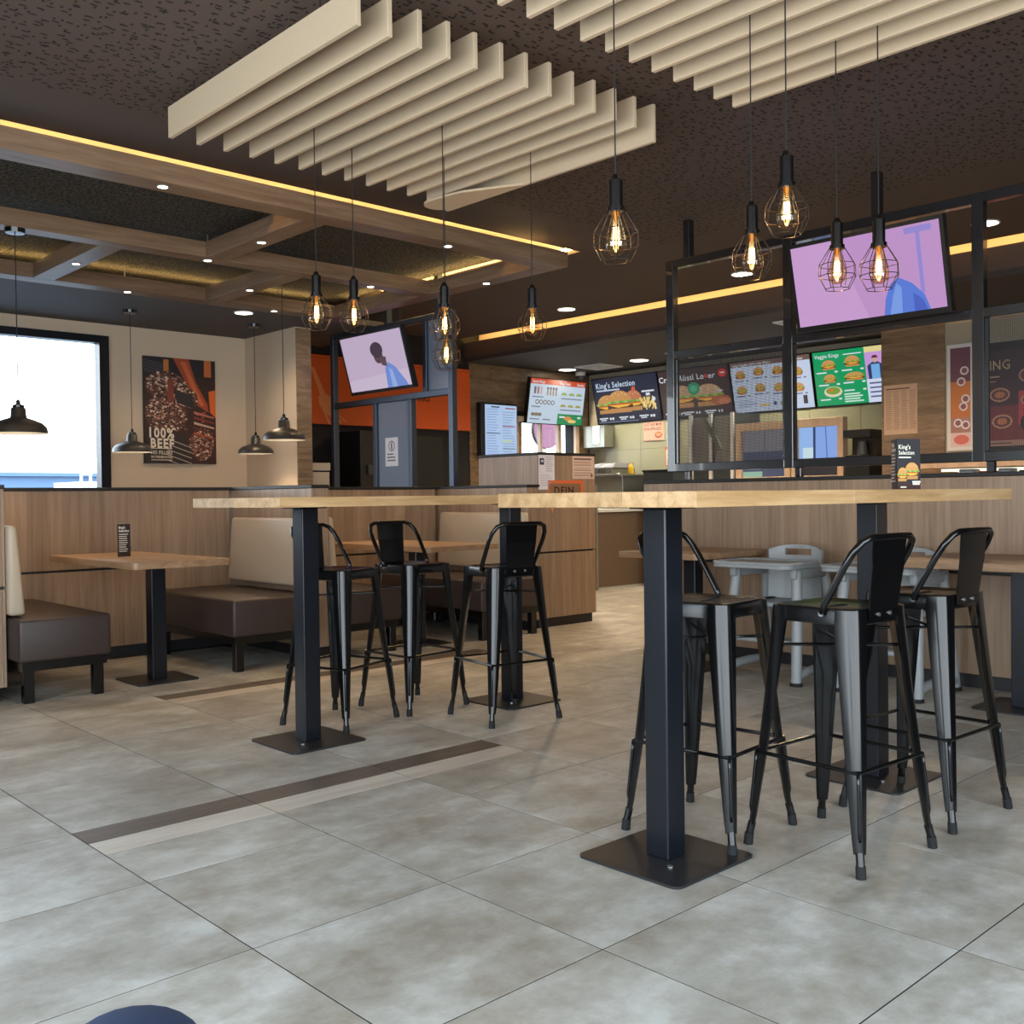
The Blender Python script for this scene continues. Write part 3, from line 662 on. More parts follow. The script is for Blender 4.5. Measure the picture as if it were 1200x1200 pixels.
# ------------------------------------------------------------------ bar tables
def bar_table(label, x0, y0, x1, y1, cols, zt=1.10):
    t_ = thing('bar_table', label, 'table', ((x0+x1)/2, (y0+y1)/2, 0), 0, 'tall oak bar tables')
    n_ = 6; wv = (y1-y0)/n_
    for k in range(n_):                              # staves of the solid top, butted end to end
        cuts = [x0]+sorted(random.uniform(x0+.35, x1-.3) for _ in range(2 if k else 1))+[x1]
        for a, b_ in zip(cuts, cuts[1:]):
            MB().box(a+.0004, y0+k*wv+.0004, zt-.042, b_-.0004, y0+(k+1)*wv-.0004, zt, .0012).build('plank', 'oak_plank', t_)
    for cx, cy_ in cols:
        MB().box(cx-.042, cy_-.042, .008, cx+.042, cy_+.042, zt-.05, .004, 2).build('column', 'column_metal', t_)
        MB().box(cx-.07, cy_-.07, zt-.05, cx+.07, cy_+.07, zt-.0425).build('top_plate', 'black_metal', t_)
        bpq = MB().prism(rrect(cx-.19, cy_-.19, cx+.19, cy_+.19, .025, 5), 0, .008).build('base_plate', 'plate_metal', t_)
        for sx_ in (-1, 1):
            MB().cyl((cx+sx_*.075, cy_+sx_*.075, .007), (cx+sx_*.075, cy_+sx_*.075, .011), .009, n_=10).build('bolt', 'bolt_steel', bpq)
    return t_
bar_table('tall oak bar table at right with a burger menu card on it', .87, .512, 2.887, 1.25, ((1.205, .885), (2.465, .87)))
bar_table('tall oak bar table at left on two dark steel columns', .89, 2.566, 2.90, 3.325, ((1.245, 2.95), (2.50, 2.94)))

# ------------------------------------------------------------------ bar stools
def bar_stool():
    t_ = thing('bar_stool', '', 'stool')
    hs = .147; zs = .752
    # seat pan: rounded square with rolled edge, shallow dish and a hand hole drawn by a dark inset
    rings = []
    for (h_, r_, z) in ((hs-.006, .045, zs-.05), (hs, .05, zs-.046), (hs, .05, zs-.012), (hs-.004, .048, zs-.002), (hs-.014, .042, zs), (hs-.03, .035, zs-.004), (.05, .03, zs-.008)):
        rings.append([(x, y, z) for x, y in rrect(-h_, -h_, h_, h_, r_, 6)])
    m_ = MB().loft(rings, False)
    m_.bm.verts.ensure_lookup_table()
    n_ = len(rings[0]); top = [v for v in m_.bm.verts][-n_:]; m_.bm.faces.new(top)
    seat = m_.build('seat', 'black_metal', t_, smooth=True, auto=40)
    MB().prism(rrect(-.04, -.014, .04, .014, .012, 4), zs-.0085, zs-.007).build('hand_hole', 'rubber', seat)
    for sx_, sy in ((-1, -1), (1, -1), (1, 1), (-1, 1)):
        # leg: folded sheet, wide V at the top tapering to a slim tube at the foot
        rings = []
        for (z, off, hw, tk) in ((zs-.004, hs+.002, .050, .030), (zs-.05, hs+.005, .053, .030), (.50, .165, .043, .026), (.25, .184, .031, .022), (.10, .196, .023, .019), (.065, .199, .020, .017)):
            # plan profile around the corner (local: corner points outward along +,+)
            r_ = min(.038, hw*.75); pts = []
            pts.append((off, off-hw*1.25))
            for i in range(7):
                a_ = math.radians(90*i/6); pts.append((off-r_+r_*math.cos(a_), off-r_+r_*math.sin(a_)))
            pts.append((off-hw*1.25, off)); pts.append((off-hw*1.25, off-tk*.4)); pts.append((off-tk*1.1, off-tk*1.1)); pts.append((off-tk*.4, off-hw*1.25))
            rings.append([(sx_*px, sy*py, z) for px, py in pts])
        lg = MB().loft(rings).build('leg', 'black_metal', t_, smooth=True, auto=50)
        # pressed stiffening rib low on the leg and the rubber foot
        o1, o2 = .1865, .1955
        MB().tube([(sx_*(o1+.001-.011), sy*(o1+.001-.011), .29), (sx_*(o1+.003-.011), sy*(o1+.003-.011), .26), (sx_*(o2-.006), sy*(o2-.006), .12), (sx_*(o2-.008), sy*(o2-.008), .10)], .0055, 8).build('stiffening_rib', 'black_metal', lg, smooth=True)
        MB().cyl((sx_*.187, sy*.187, .07), (sx_*.194, sy*.194, .03), .0125, .0125, 12).build('leg_tip', 'black_metal', lg, smooth=True, auto=40)
        MB().cyl((sx_*.1935, sy*.1935, .035), (sx_*.1965, sy*.1965, 0), .0145, .015, 12).build('rubber_foot', 'rubber', lg, smooth=True, auto=40)
    c_ = .176
    for (a, b_) in (((-1, -1), (1, -1)), ((1, -1), (1, 1)), ((1, 1), (-1, 1)), ((-1, 1), (-1, -1))):
        MB().cyl((a[0]*c_, a[1]*c_, .29), (b_[0]*c_, b_[1]*c_, .29), .0065, n_=8).build('footrest', 'black_metal', t_, smooth=True, auto=40)
    q_ = .140
    for s_ in (-1, 1):
        MB().cyl((-q_, -q_*s_, .63+.006*s_), (q_, q_*s_, .63+.006*s_), .005, n_=8).build('cross_brace', 'black_metal', t_, smooth=True, auto=40)
    # back: bent tube rising from both sides of the seat, plate down to the rear apron
    bt = MB(); pts = []
    L = [(-hs-.004, -.045, zs-.018), (-hs-.006, -.055, zs+.01), (-.157, -.125, zs+.125), (-.153, -.150, zs+.165), (-.136, -.170, zs+.196), (-.106, -.178, zs+.208), (-.05, -.179, zs+.209)]
    pts = L+[(-x, y, z) for x, y, z in L[::-1]]
    bt.tube(pts, .0105, 10); bt.build('back_frame', 'black_metal', t_, smooth=True)
    for s_ in (-1, 1): MB().cyl((s_*(hs-.004), -.045, zs-.018), (s_*(hs+.012), -.045, zs-.018), .008, n_=10).build('bolt', 'bolt_steel', t_)
    ring = lambda w_, y, z: [(-w_, y, z), (w_, y, z), (w_, y+.003, z), (-w_, y+.003, z)]
    bk = MB().loft([ring(.076, -hs-.0075, zs-.035), ring(.077, -hs-.008, zs-.006), ring(.079, -.160, zs+.03), ring(.086, -.172, zs+.12), ring(.090, -.178, zs+.205)]).build('backrest', 'black_metal', t_)
    for s_ in (-1, 1): MB().cyl((s_*.030, -hs-.004, zs-.02), (s_*.030, -hs-.0125, zs-.02), .006, n_=10).build('bolt', 'bolt_steel', bk)
    return t_
ST = [((1.576, 3.19), 197, 'black metal bar stool half hidden behind the front left table column'), ((2.06, 3.23), 183, 'black metal bar stool second from left, on the far side of the left table'),
      ((2.21, 2.69), -10, 'black metal bar stool on the near side of the left table'), ((1.526, .957), 185, 'black metal bar stool partly behind the nearest table column'),
      ((1.66, .567), -4, 'nearest black metal bar stool, backrest toward us, right of the front column'), ((2.22, .556), -3, 'rightmost black metal bar stool by the right table')]
proto = bar_stool()
for k, (p, a, lab) in enumerate(ST):
    o = proto if k == 0 else copy_tree(proto)
    o.location = (p[0], p[1], 0); o.rotation_euler = (0, 0, math.radians(a))
    tag(o, lab, 'stool', 'black metal bar stools with low backs')

# ------------------------------------------------------------------ high chairs
def high_chair():
    t_ = thing('high_chair', '', 'high chair')
    for s_ in (-1, 1):
        y = .235*s_
        MB().tube([(-.22, y, .0), (-.215, y, .06), (-.185, y*.95, .35), (-.15, y*.86, .64)], .030, 10).build('leg', 'grey_plastic', t_, smooth=True, auto=60)
        MB().tube([(.235, y, .0), (.23, y, .06), (.195, y*.95, .35), (.155, y*.86, .64)], .028, 10).build('leg', 'grey_plastic', t_, smooth=True, auto=60)
        MB().tube([(-.22, y, .055), (-.12, y, .07), (.02, y, .075), (.14, y, .07), (.23, y, .055)], .026, 10).build('skid', 'grey_plastic', t_, smooth=True, auto=60)
        MB().box(-.20, y*.86-.022, .60, .20, y*.86+.022, .665, .012, 2).build('arm_rail', 'grey_plastic', t_, smooth=True, auto=50)
        for x in (-.22, .235): MB().cyl((x, y, 0), (x, y, .02), .036, .034, 14).build('foot_pad', 'rubber', t_)
    MB().box(-.10, -.185, .42, .17, .185, .45, .012, 2).build('seat', 'grey_plastic', t_, smooth=True, auto=50)
    MB().box(-.19, -.19, .22, -.05, .19, .245, .008, 2).build('footrest', 'grey_plastic', t_, smooth=True, auto=50)
    # backrest: bowed panel with a grip slot under its rounded top
    m_ = MB(); nn = 9
    def pt(i, z, o_): a_ = -1+2*i/(nn-1); return (.20+o_-.05*a_*a_+.04*(z-.45), .18*a_, z)
    for (z0, z1, holes) in ((.45, .715, ()), (.715, .755, (3, 4)), (.755, .78, ())):
        for i in range(nn-1):
            if i in holes or (holes and i in (2, 5)): continue
            dz = lambda i_: (-.035*(abs(-1+2*i_/(nn-1))**3) if z1 > .77 else 0)
            m_.hexa([pt(i, z0, 0), pt(i, z0, .02), pt(i+1, z0, .02), pt(i+1, z0, 0), pt(i, z1+dz(i), 0), pt(i, z1+dz(i), .02), pt(i+1, z1+dz(i+1), .02), pt(i+1, z1+dz(i+1), 0)])
    bmesh.ops.remove_doubles(m_.bm, verts=m_.bm.verts, dist=.0005)
    m_.build('backrest', 'grey_plastic', t_, smooth=True, auto=50)
    tr = MB().prism(rrect(-.345, -.265, .03, .265, .07, 6), .667, .692).build('tray', 'grey_plastic', t_)
    MB().tube([(x, y, .692) for x, y in rrect(-.34, -.26, .025, .26, .065, 6)], .010, 8, closed=True).build('tray_rim', 'grey_plastic', tr, smooth=True)
    MB().box(-.09, -.16, .452, .15, -.13, .458).box(-.09, .13, .452, .15, .16, .458).build('harness_strap', 'rubber', t_)
    return t_
proto = high_chair(); proto.location = (4.10, 2.30, 0)
tag(proto, 'grey plastic high chair between low table and nearest bar stool', 'high chair', 'grey high chairs along the half wall')
o = copy_tree(proto); o.location = (4.13, 1.61, 0); tag(o, 'grey plastic high chair mostly hidden behind the nearest bar stool', 'high chair', 'grey high chairs along the half wall')

# ------------------------------------------------------------------ metal frames with screens
def bars(t_, name, lst, mt='frame_metal'):
    for b_ in lst: MB().box(*b_, .003).build(name, mt, t_)
FX0, FX1 = 4.525, 4.585
fr = thing('screen_frame', 'black metal frame on the left half wall holding the smaller screen', 'metal frame', (4.55, 6.8, 1.19))
p_ = .028
bars(fr, 'post', [(FX0, 5.86-p_, 1.19, FX1, 5.86+p_, 2.74), (FX0, 7.72-p_, 1.19, FX1, 7.72+p_, 2.74), (FX0, 6.22-p_, 2.055, FX1, 6.22+p_, 2.685), (FX0, 7.0-p_, 1.19, FX1, 7.0+p_, 2.0), (FX0, 6.45-p_, 1.19, FX1, 6.45+p_, 2.0),
                  (FX0, 6.80-p_, 2.74, FX1, 6.80+p_, 3.159), (FX0, 6.04-p_, 2.74, FX1, 6.04+p_, 3.159)], 'sky_tinted_metal')
bars(fr, 'crossbar', [(FX0, 5.888, 2.0, FX1, 7.692, 2.055), (FX0, 5.888, 2.685, FX1, 7.692, 2.74)], 'sky_tinted_metal')
MB().box(4.553, 6.478, 1.19, 4.557, 6.972, 2.0).build('glass_pane', 'frame_glass', fr)
MB().box(4.553, 5.888, 2.055, 4.557, 6.192, 2.685).build('glass_pane', 'frame_glass', fr)
nt_ = thing('notice', 'white notice with a round symbol stuck to the frame glass', 'notice', (4.551, 6.76, 1.5))
artwork('sheet', nt_, (4.5525, 6.865, 1.395), (0, -1, 0), (0, 0, 1), [('r', 0, 0, .2, .27, S(214, 214, 224)), ('e', .1, .19, .05, .05, S(60, 60, 70)), ('e', .1, .19, .04, .04, S(214, 214, 224)), ('r', .09, .16, .11, .22, S(60, 60, 70))]+lines(.03, .17, .12, 3, .03, .012, S(80, 80, 90)), 'print_ink')
fr = thing('screen_frame', 'long black metal frame on the right half wall holding the pink screen', 'metal frame', (4.55, 1.6, 1.195))
p_ = .032
bars(fr, 'post', [(FX0, y-p_, 1.255, FX1, y+p_, 2.735) for y in (3.44, 2.50, 1.31, .10)]+[(FX0, y-.025, 2.735, FX1, y+.025, 2.997) for y in (3.29, 1.905, .3)]+[(FX0+.01, y-.02, 1.195, FX1-.01, y+.02, 1.255) for y in (3.31, 2.44, 1.25, .2)])
for (a, b_) in ((.132, 1.278), (1.342, 2.468), (2.532, 3.408)):
    bars(fr, 'crossbar', [(FX0, a, 2.68, FX1, b_, 2.735), (FX0, a, 2.045, FX1, b_, 2.10), (FX0, a, 1.255, FX1, b_, 1.31)])
for (a, b_) in ((.132, 1.278), (2.532, 3.408)):
    bars(fr, 'inner_frame', [(FX0+.015, a, 1.31, FX1-.015, a+.018, 2.045), (FX0+.015, b_-.018, 1.31, FX1-.015, b_, 2.045)])
    MB().box(4.554, a+.018, 1.31, 4.556, b_-.018, 2.045).build('perforated_panel', 'mesh_sheet', fr)
SKIN = S(92, 66, 74)
def tv(label, TL, TR, BL, BR, shapes_fn, back_x):
    TL, TR, BL, BR = map(Vector, (TL, TR, BL, BR))
    U = (TR-TL).normalized(); V = (TL-BL).normalized(); N = U.cross(V).normalized(); W, H = (TR-TL).length, (TL-BL).length
    t_ = thing('wall_screen', label, 'screen', (BL+BR)/2)
    def slab(u_0, v_0, u_1, v_1, n0, n1):
        P = lambda u_, v_, n_: BL+U*u_+V*v_+N*n_
        return MB().hexa([P(u_0, v_0, n0), P(u_1, v_0, n0), P(u_1, v_1, n0), P(u_0, v_1, n0), P(u_0, v_0, n1), P(u_1, v_0, n1), P(u_1, v_1, n1), P(u_0, v_1, n1)])
    slab(0, 0, W, H, -.05, 0).build('housing', 'screen_black', t_)
    m_ = .022
    artwork('screen_image', t_, BL+U*m_+V*(m_*1.4), U, V, shapes_fn(W-2*m_, H-2.4*m_), 'screen_picture')
    c = (TL+BR)/2
    a = c-N*.05; b_ = Vector((back_x, a.y, a.z-.02))
    MB().cyl(a, b_, .03, n_=10).build('mount_arm', 'black_metal', t_)
    MB().box(back_x-.012, a.y-.16, a.z-.10, back_x, a.y+.16, a.z+.06).build('mount_plate', 'black_metal', t_)
    return t_
def pic_right(W, H):
    return [('r', 0, 0, W, H, S(196, 148, 206)), ('p', [(0, 0), (W*.5, 0), (W*.3, H), (0, H)], S(206, 160, 214)), ('r', W*.85, H*.2, W*.875, H*.96, S(150, 136, 216)), ('r', W*.78, H*.9, W*.95, H*.97, S(150, 136, 216)),
            ('p', [(W*.60, 0), (W*.62, H*.2), (W*.66, H*.36), (W*.72, H*.42), (W*.80, H*.33), (W*.87, H*.18), (W*.90, 0)], S(84, 122, 222)),
            ('p', [(W*.64, 0), (W*.67, H*.22), (W*.70, H*.36), (W*.73, H*.30), (W*.72, 0)], S(120, 160, 236)), ('p', [(W*.80, 0), (W*.80, H*.22), (W*.86, H*.12), (W*.88, 0)], S(62, 92, 200))]
def pic_left(W, H):
    return [('r', 0, 0, W, H, S(198, 178, 206)), ('p', [(0, 0), (W, 0), (W, H*.3), (0, H*.2)], S(206, 190, 214)),
            ('p', [(W*.62, 0), (W*.64, H*.34), (W*.70, H*.46), (W*.80, H*.36), (W*.92, H*.1), (W*.95, 0)], S(112, 142, 216)), ('p', [(W*.70, 0), (W*.70, H*.36), (W*.75, H*.30), (W*.78, 0)], S(150, 176, 232)),
            ('p', [(W*.60, H*.42), (W*.68, H*.38), (W*.69, H*.55), (W*.62, H*.58)], SKIN), ('e', W*.575, H*.58, W*.075, H*.13, SKIN), ('e', W*.565, H*.70, W*.10, H*.14, S(64, 48, 62)),
            ('e', W*.545, H*.575, W*.012, H*.014, S(30, 20, 26)), ('e', W*.595, H*.57, W*.012, H*.014, S(30, 20, 26)), ('r', W*.55, H*.50, W*.59, H*.512, S(60, 30, 36))]
tv('tilted screen showing a person in blue against pale pink, on the left frame', (4.30, 7.264, 2.638), (4.30, 6.271, 2.638), (4.45, 7.264, 2.09), (4.45, 6.271, 2.09), pic_left, 4.524)
tv('tilted screen with a pink picture and blue jacket, on the right frame', (4.30, 2.361, 2.601), (4.30, 1.404, 2.601), (4.42, 2.361, 2.085), (4.42, 1.404, 2.085), pic_right, 4.524)

# ------------------------------------------------------------------ ordering cabinet and its notices
cb_ = thing('ordering_cabinet', 'wood panelled ordering cabinet with black top behind the middle stool', 'cabinet', (5.02, 5.3, 0))
KX0, KX1, KY0, KY1 = 4.672, 5.372, 4.93, 5.66
MB().box(KX0+.016, KY0+.016, .08, KX1-.016, KY1, 1.435).build('carcass', 'black_trim', cb_)
MB().box(KX0+.02, KY0+.03, 0, KX1-.02, KY1-.03, .08).build('plinth', 'dark_plinth', cb_)
MB().box(KX0-.004, KY0-.004, 1.435, KX1+.004, KY1+.004, 1.457, .002).build('cap', 'black_trim', cb_)
panel(cb_, KX0+.017, KY0, .08, KX1, KY0+.016, .617, 'door'); panel(cb_, KX0+.017, KY0, .633, KX1, KY0+.016, 1.433, 'wood_panel')
panel(cb_, KX0, KY0, .08, KX0+.016, KY1, .617); panel(cb_, KX0, KY0, .633, KX0+.016, KY1, 1.433); panel(cb_, KX1-.016, KY0+.017, .08, KX1, KY1, 1.433)
yf = KY0-.0012
nt_ = thing('notice', 'tall white notice with a dark logo at the corner of the ordering cabinet', 'notice', (4.77, yf, 1.29))
artwork('sheet', nt_, (4.682, yf, 1.148), (1, 0, 0), (0, 0, 1), [('r', 0, 0, .19, .288, S(226, 220, 226)), ('r', .015, .205, .068, .26, S(52, 54, 74)), ('e', .046, .236, .013, .010, S(210, 214, 226))]+lines(.085, .175, .272, 7, .019, .007, S(176, 172, 186))+lines(.02, .16, .12, 5, .02, .006, S(184, 180, 192)), 'print_ink')
nt_ = thing('notice', 'beige printed notice at the upper right of the ordering cabinet', 'notice', (5.225, yf, 1.335))
artwork('sheet', nt_, (5.088, yf, 1.238), (1, 0, 0), (0, 0, 1), [('r', 0, 0, .275, .195, S(216, 188, 172)), ('r', .02, .163, .24, .176, S(96, 70, 62))]+lines(.02, .25, .145, 6, .022, .009, S(170, 138, 126), .2)+[('r', .02, .098, .25, .102, S(240, 224, 214)), ('r', .02, .058, .25, .062, S(240, 224, 214)), ('e', .24, .03, .014, .018, S(140, 84, 70))], 'print_ink')
nt_ = thing('sign', 'orange framed speech bubble sticker on the ordering cabinet above the table edge', 'sign', (5.0, yf, 1.1))
artwork('sticker', nt_, (4.79, yf, .947), (1, 0, 0), (0, 0, 1), [('p', [(.02, .083), (.09, .083), (.05, 0)], S(214, 132, 80)), ('p', rrect(0, .083, .43, .278, .012), S(222, 104, 58)), ('p', rrect(.016, .097, .40, .252, .008), S(140, 102, 74)),
        ('t', 'DEIN', .075, .165, .085, S(36, 18, 14), .03, .235)], 'print_ink')

# ------------------------------------------------------------------ menu cards on the tables
def menu_card(label, x, y, z, h_, w_, rot, front, right):
    t_ = thing('menu_card', label, 'menu card', (x, y, z), rot, 'triangular menu cards')
    a, b_, c = (-w_/2, -w_*.29), (w_/2, -w_*.29), (0, w_*.58)
    M_ = Matrix.Translation((x, y, z)) @ Matrix.Rotation(rot, 4, 'Z')
    MB().prism([a, b_, c], 0, h_).build('card', 'screen_black', t_, world=False)
    p = lambda q_, zz=0: M_ @ Vector((q_[0], q_[1], zz))
    artwork('print', t_, p(a), p(b_)-p(a), (0, 0, 1), front(w_, h_), 'print_ink')
    artwork('print', t_, p(c), p(a)-p(c), (0, 0, 1), right(w_, h_), 'print_ink')
    artwork('print', t_, p(b_), p(c)-p(b_), (0, 0, 1), right(w_, h_), 'print_ink')
def card_burger(w_, h_):
    W_ = S(236, 234, 214)
    s_ = [('r', 0, 0, w_, h_, S(34, 32, 36)), ('t', "King's", w_*.08, h_*.80, h_*.12, W_, .02, w_*.5), ('t', 'Selection', w_*.08, h_*.69, h_*.11, W_, .02, w_*.66), ('r', w_*.08, h_*.62, w_*.6, h_*.645, W_)]
    s_ += [('r', 0, 0, w_, h_*.12, S(60, 28, 24))]+burger(w_*.62, h_*.2, w_*.62, h_*.34)+burger(w_*.2, h_*.16, w_*.42, h_*.28)
    return s_+[('r', w_*.6, h_*.13, w_*.95, h_*.165, W_), ('r', w_*.62, h_*.09, w_*.92, h_*.12, W_), ('r', w_*.1, h_*.03, w_*.35, h_*.06, W_)]
def card_text(w_, h_):
    W_ = S(200, 192, 180)
    return [('r', 0, 0, w_, h_, S(40, 32, 32)), ('t', "King's", w_*.1, h_*.86, h_*.11, S(236, 234, 224), .02, w_*.5), ('t', 'Selection', w_*.1, h_*.76, h_*.1, S(236, 234, 224), .02, w_*.8)]+lines(w_*.1, w_*.92, h_*.70, 9, h_*.065, h_*.026, W_)
menu_card('black menu card with a burger picture, standing on the right bar table', 2.163, .60, 1.10, .172, .098, math.radians(-24), card_burger, card_text)
menu_card('small black menu card standing on the left booth table', 1.327, 5.2, .752, .20, .085, math.radians(8), card_text, card_burger)

# ------------------------------------------------------------------ posters and wall signs
po = thing('poster', 'grill poster reading 100% BEEF on the white back wall', 'poster', (3.265, 8.49, 1.97))
W_, H_ = .735, 1.03; PX, PY, PZ = 2.897, 8.468, 1.455
MB().box(PX, PY, PZ, PX+W_, 8.4995, PZ+H_, .002).build('board', 'screen_black', po)
rs = random.Random(3); sh = [('r', 0, 0, W_, H_, S(58, 34, 28)), ('r', 0, H_*.82, W_, H_, S(40, 34, 38))]
for k in range(6): sh.append(('p', [(0, H_*(.86+.02*k)), (W_*.3, H_*(.83+.02*k)), (W_*.3, H_*(.836+.02*k)), (0, H_*(.866+.02*k))], S(96, 92, 100)))
sh.append(('p', [(W_*.40, H_), (W_*.62, H_), (W_*.72, H_*.78), (W_*.88, H_*.58), (W_*.90, H_*.50), (W_*.74, H_*.56), (W_*.60, H_*.74)], S(170, 74, 44)))
sh.append(('p', [(W_*.50, H_*.97), (W_*.58, H_*.97), (W_*.74, H_*.70), (W_*.84, H_*.56), (W_*.78, H_*.56), (W_*.66, H_*.72)], S(206, 106, 60)))
sh.append(('p', [(W_*.84, H_), (W_*.94, H_), (W_*.94, H_*.84), (W_*.84, H_*.84)], S(206, 110, 54))); sh.append(('p', [(W_*.27, H_*.98), (W_*.34, H_*.98), (W_*.34, H_*.87), (W_*.27, H_*.87)], S(200, 120, 60)))
sh.append(('p', [(W_*.9, H_*.7), (W_, H_*.72), (W_, H_*.45), (W_*.92, H_*.5)], S(226, 104, 40)))
def patty(cu_, cv_, ru, rv, n_):
    sh.append(('e', cu_, cv_, ru, rv, S(84, 52, 42)))
    for _ in range(n_):
        a_, q_ = rs.random()*2*PI, math.sqrt(rs.random()); s_ = rs.uniform(.006, .016)
        c_ = rs.choice([S(150, 104, 84), S(196, 160, 140), S(116, 70, 54), S(222, 196, 176), S(60, 34, 28)])
        sh.append(('e', cu_+ru*q_*math.cos(a_)*.96, cv_+rv*q_*math.sin(a_)*.96, s_, s_*.7, c_))
patty(W_*.30, H_*.735, W_*.29, H_*.135, 260); patty(W_*.30, H_*.47, W_*.295, H_*.19, 420); patty(W_*.79, H_*.19, W_*.175, H_*.16, 240); patty(W_*.60, H_*.62, W_*.14, H_*.10, 80)
for k in range(110):
    a_, b_, q_ = rs.uniform(.04, .94), rs.uniform(.03, .50), rs.uniform(.006, .02)
    sh.append(('e', W_*a_, H_*b_, q_, q_*.6, rs.choice([S(96, 56, 44), S(120, 66, 48), S(60, 40, 36), S(150, 80, 50), S(44, 34, 34)])))
sh.append(('p', [(W_*.40, H_*.70), (W_*.66, H_*.66), (W_*.70, H_*.52), (W_*.44, H_*.58)], S(48, 40, 42)))
sh.append(('p', [(W_*.32, H_*.80), (W_*.40, H_*.80), (W_*.40, H_*.58), (W_*.32, H_*.58)], S(140, 60, 48)))
for k in range(5): sh.append(('p', [(W_*.68, H_*(.48-.05*k)), (W_*.97, H_*(.44-.05*k)), (W_*.97, H_*(.455-.05*k)), (W_*.68, H_*(.505-.05*k))], [S(190, 110, 96), S(130, 52, 40), S(210, 170, 150), S(96, 44, 36), S(180, 80, 50)][k]))
sh.append(('p', [(0, 0), (W_*.62, 0), (W_*.60, H_*.16), (W_*.55, H_*.27), (W_*.36, H_*.33), (W_*.02, H_*.30)], S(46, 36, 36)))
for k in range(5): sh.append(('p', [(W_*.3, H_*(.23-.05*k)), (W_*.64, H_*(.15-.05*k)), (W_*.64, H_*(.157-.05*k)), (W_*.3, H_*(.238-.05*k))], S(190, 176, 160)))
CR = S(236, 220, 200)
sh += [('t', '100%', W_*.06, H_*.245, .135, CR, .032, W_*.34, -.02), ('t', 'BEEF', W_*.075, H_*.15, .125, CR, .04, W_*.32, -.02), ('r', W_*.08, H_*.138, W_*.37, H_*.143, CR), ('t', 'NO FILLERS', W_*.08, H_*.088, .05, CR, .02, W_*.29, -.02), ('t', 'NO PRESERVATIVES', W_*.08, H_*.052, .032, CR, .02, W_*.29, -.02), ('r', W_*.08, H_*.030, W_*.37, H_*.036, CR)]
artwork('picture', po, (PX, PY-.0005, PZ), (1, 0, 0), (0, 0, 1), sh, 'print_ink', .0004)
og = thing('wall_sign', 'long orange wall sign with a pale fork emblem above the drinks corner', 'sign', (5.8, 8.45, 2.28))
MB().box(4.55, 8.43, 1.905, 6.985, 8.4995, 2.655, .004).build('board', 'orange_panel', og)
FK = S(250, 156, 92)
def fork(u_, v_): return (u_, v_)
sh = [('r', 0, .715, 2.43, .722, S(200, 80, 26)), ('p', [(.17, .62), (.22, .60), (.36, .32), (.33, .28), (.29, .30)], FK), ('p', [(.26, .30), (.34, .34), (.50, .26), (.52, .10), (.44, .08), (.34, .12), (.27, .22)], FK)]
for k in range(4): sh.append(('p', [(.28+.065*k, .22-.03*k), (.32+.065*k, .20-.03*k), (.42+.07*k, -.0+.012*k), (.39+.07*k, .0+.012*k)], FK))
sh.append(('t', 'MARKS', 1.50, .325, .105, S(60, 26, 16), .03, .30))
artwork('emblem', og, (4.55, 8.4295, 1.905), (1, 0, 0), (0, 0, 1), sh, 'print_ink')
pm = thing('notice', 'large beige price list sheet taped to the wood-tiled pillar', 'notice', (8.28, 3.58, 1.89))
sh = [('r', 0, 0, .335, .48, S(214, 180, 152)), ('r', .02, .435, .26, .447, S(110, 80, 62))]
for q_ in range(4): sh += lines(.02+.08*q_, .085+.08*q_, .42, 20, .019, .008, S(176, 142, 118), .3)
artwork('sheet', pm, (8.2835, 3.748, 1.652), (0, -1, 0), (.0, 0, 1), sh, 'print_ink')
def wall_poster(label, y0, y1, z0, z1, shapes, border):
    t_ = thing('poster', label, 'poster', (8.28, (y0+y1)/2, z0))
    MB().box(8.27, y1, z0, 8.2995, y0, z1, .002).build('frame', border, t_)
    artwork('picture', t_, (8.2695, y0-.035, z0+.035), (0, -1, 0), (0, 0, 1), shapes, 'print_ink')
WH = S(232, 224, 226)
ww, hh = .46, .90
sh = [('r', 0, 0, ww, hh, S(86, 62, 92)), ('r', 0, hh*.3, ww, hh*.66, S(190, 110, 80)), ('p', [(0, hh*.3), (ww, hh*.3), (ww, hh*.45), (0, hh*.62)], S(206, 130, 60)), ('r', 0, hh*.16, ww, hh*.30, S(170, 120, 110)), ('r', 0, 0, ww, hh*.14, S(226, 196, 190)), ('e', ww*.25, hh*.07, ww*.2, hh*.045, S(214, 110, 100))]
for (a, b_) in ((.3, .76), (.22, .68), (.3, .48), (.2, .42), (.3, .24), (.36, .2)): sh += [('e', ww*a, hh*b_, ww*.13, hh*.045, WH), ('e', ww*a, hh*b_, ww*.09, hh*.03, S(150, 96, 110))]
wall_poster('narrow white framed poster with orange and violet artwork beside the frame post', 3.125, 2.87, 1.47, 2.455, [s_ if s_[0] != 'r' else s_ for s_ in [('r', 0, 0, .185, .915, S(120, 80, 96))]+[('r', 0, .27, .185, .6, S(206, 128, 74)), ('r', 0, .13, .185, .27, S(176, 130, 120)), ('r', 0, 0, .185, .13, S(230, 200, 194)), ('e', .10, .065, .07, .045, S(222, 120, 110))]+
    [x_ for (a, b_) in ((.13, .70), (.10, .60), (.14, .44), (.12, .37), (.07, .22), (.14, .20)) for x_ in (('e', a, b_, .04, .04, WH), ('e', a, b_, .026, .026, S(150, 96, 110)))]], 'white_plastic')
ww, hh = 1.02, .86
PK = S(190, 70, 84)
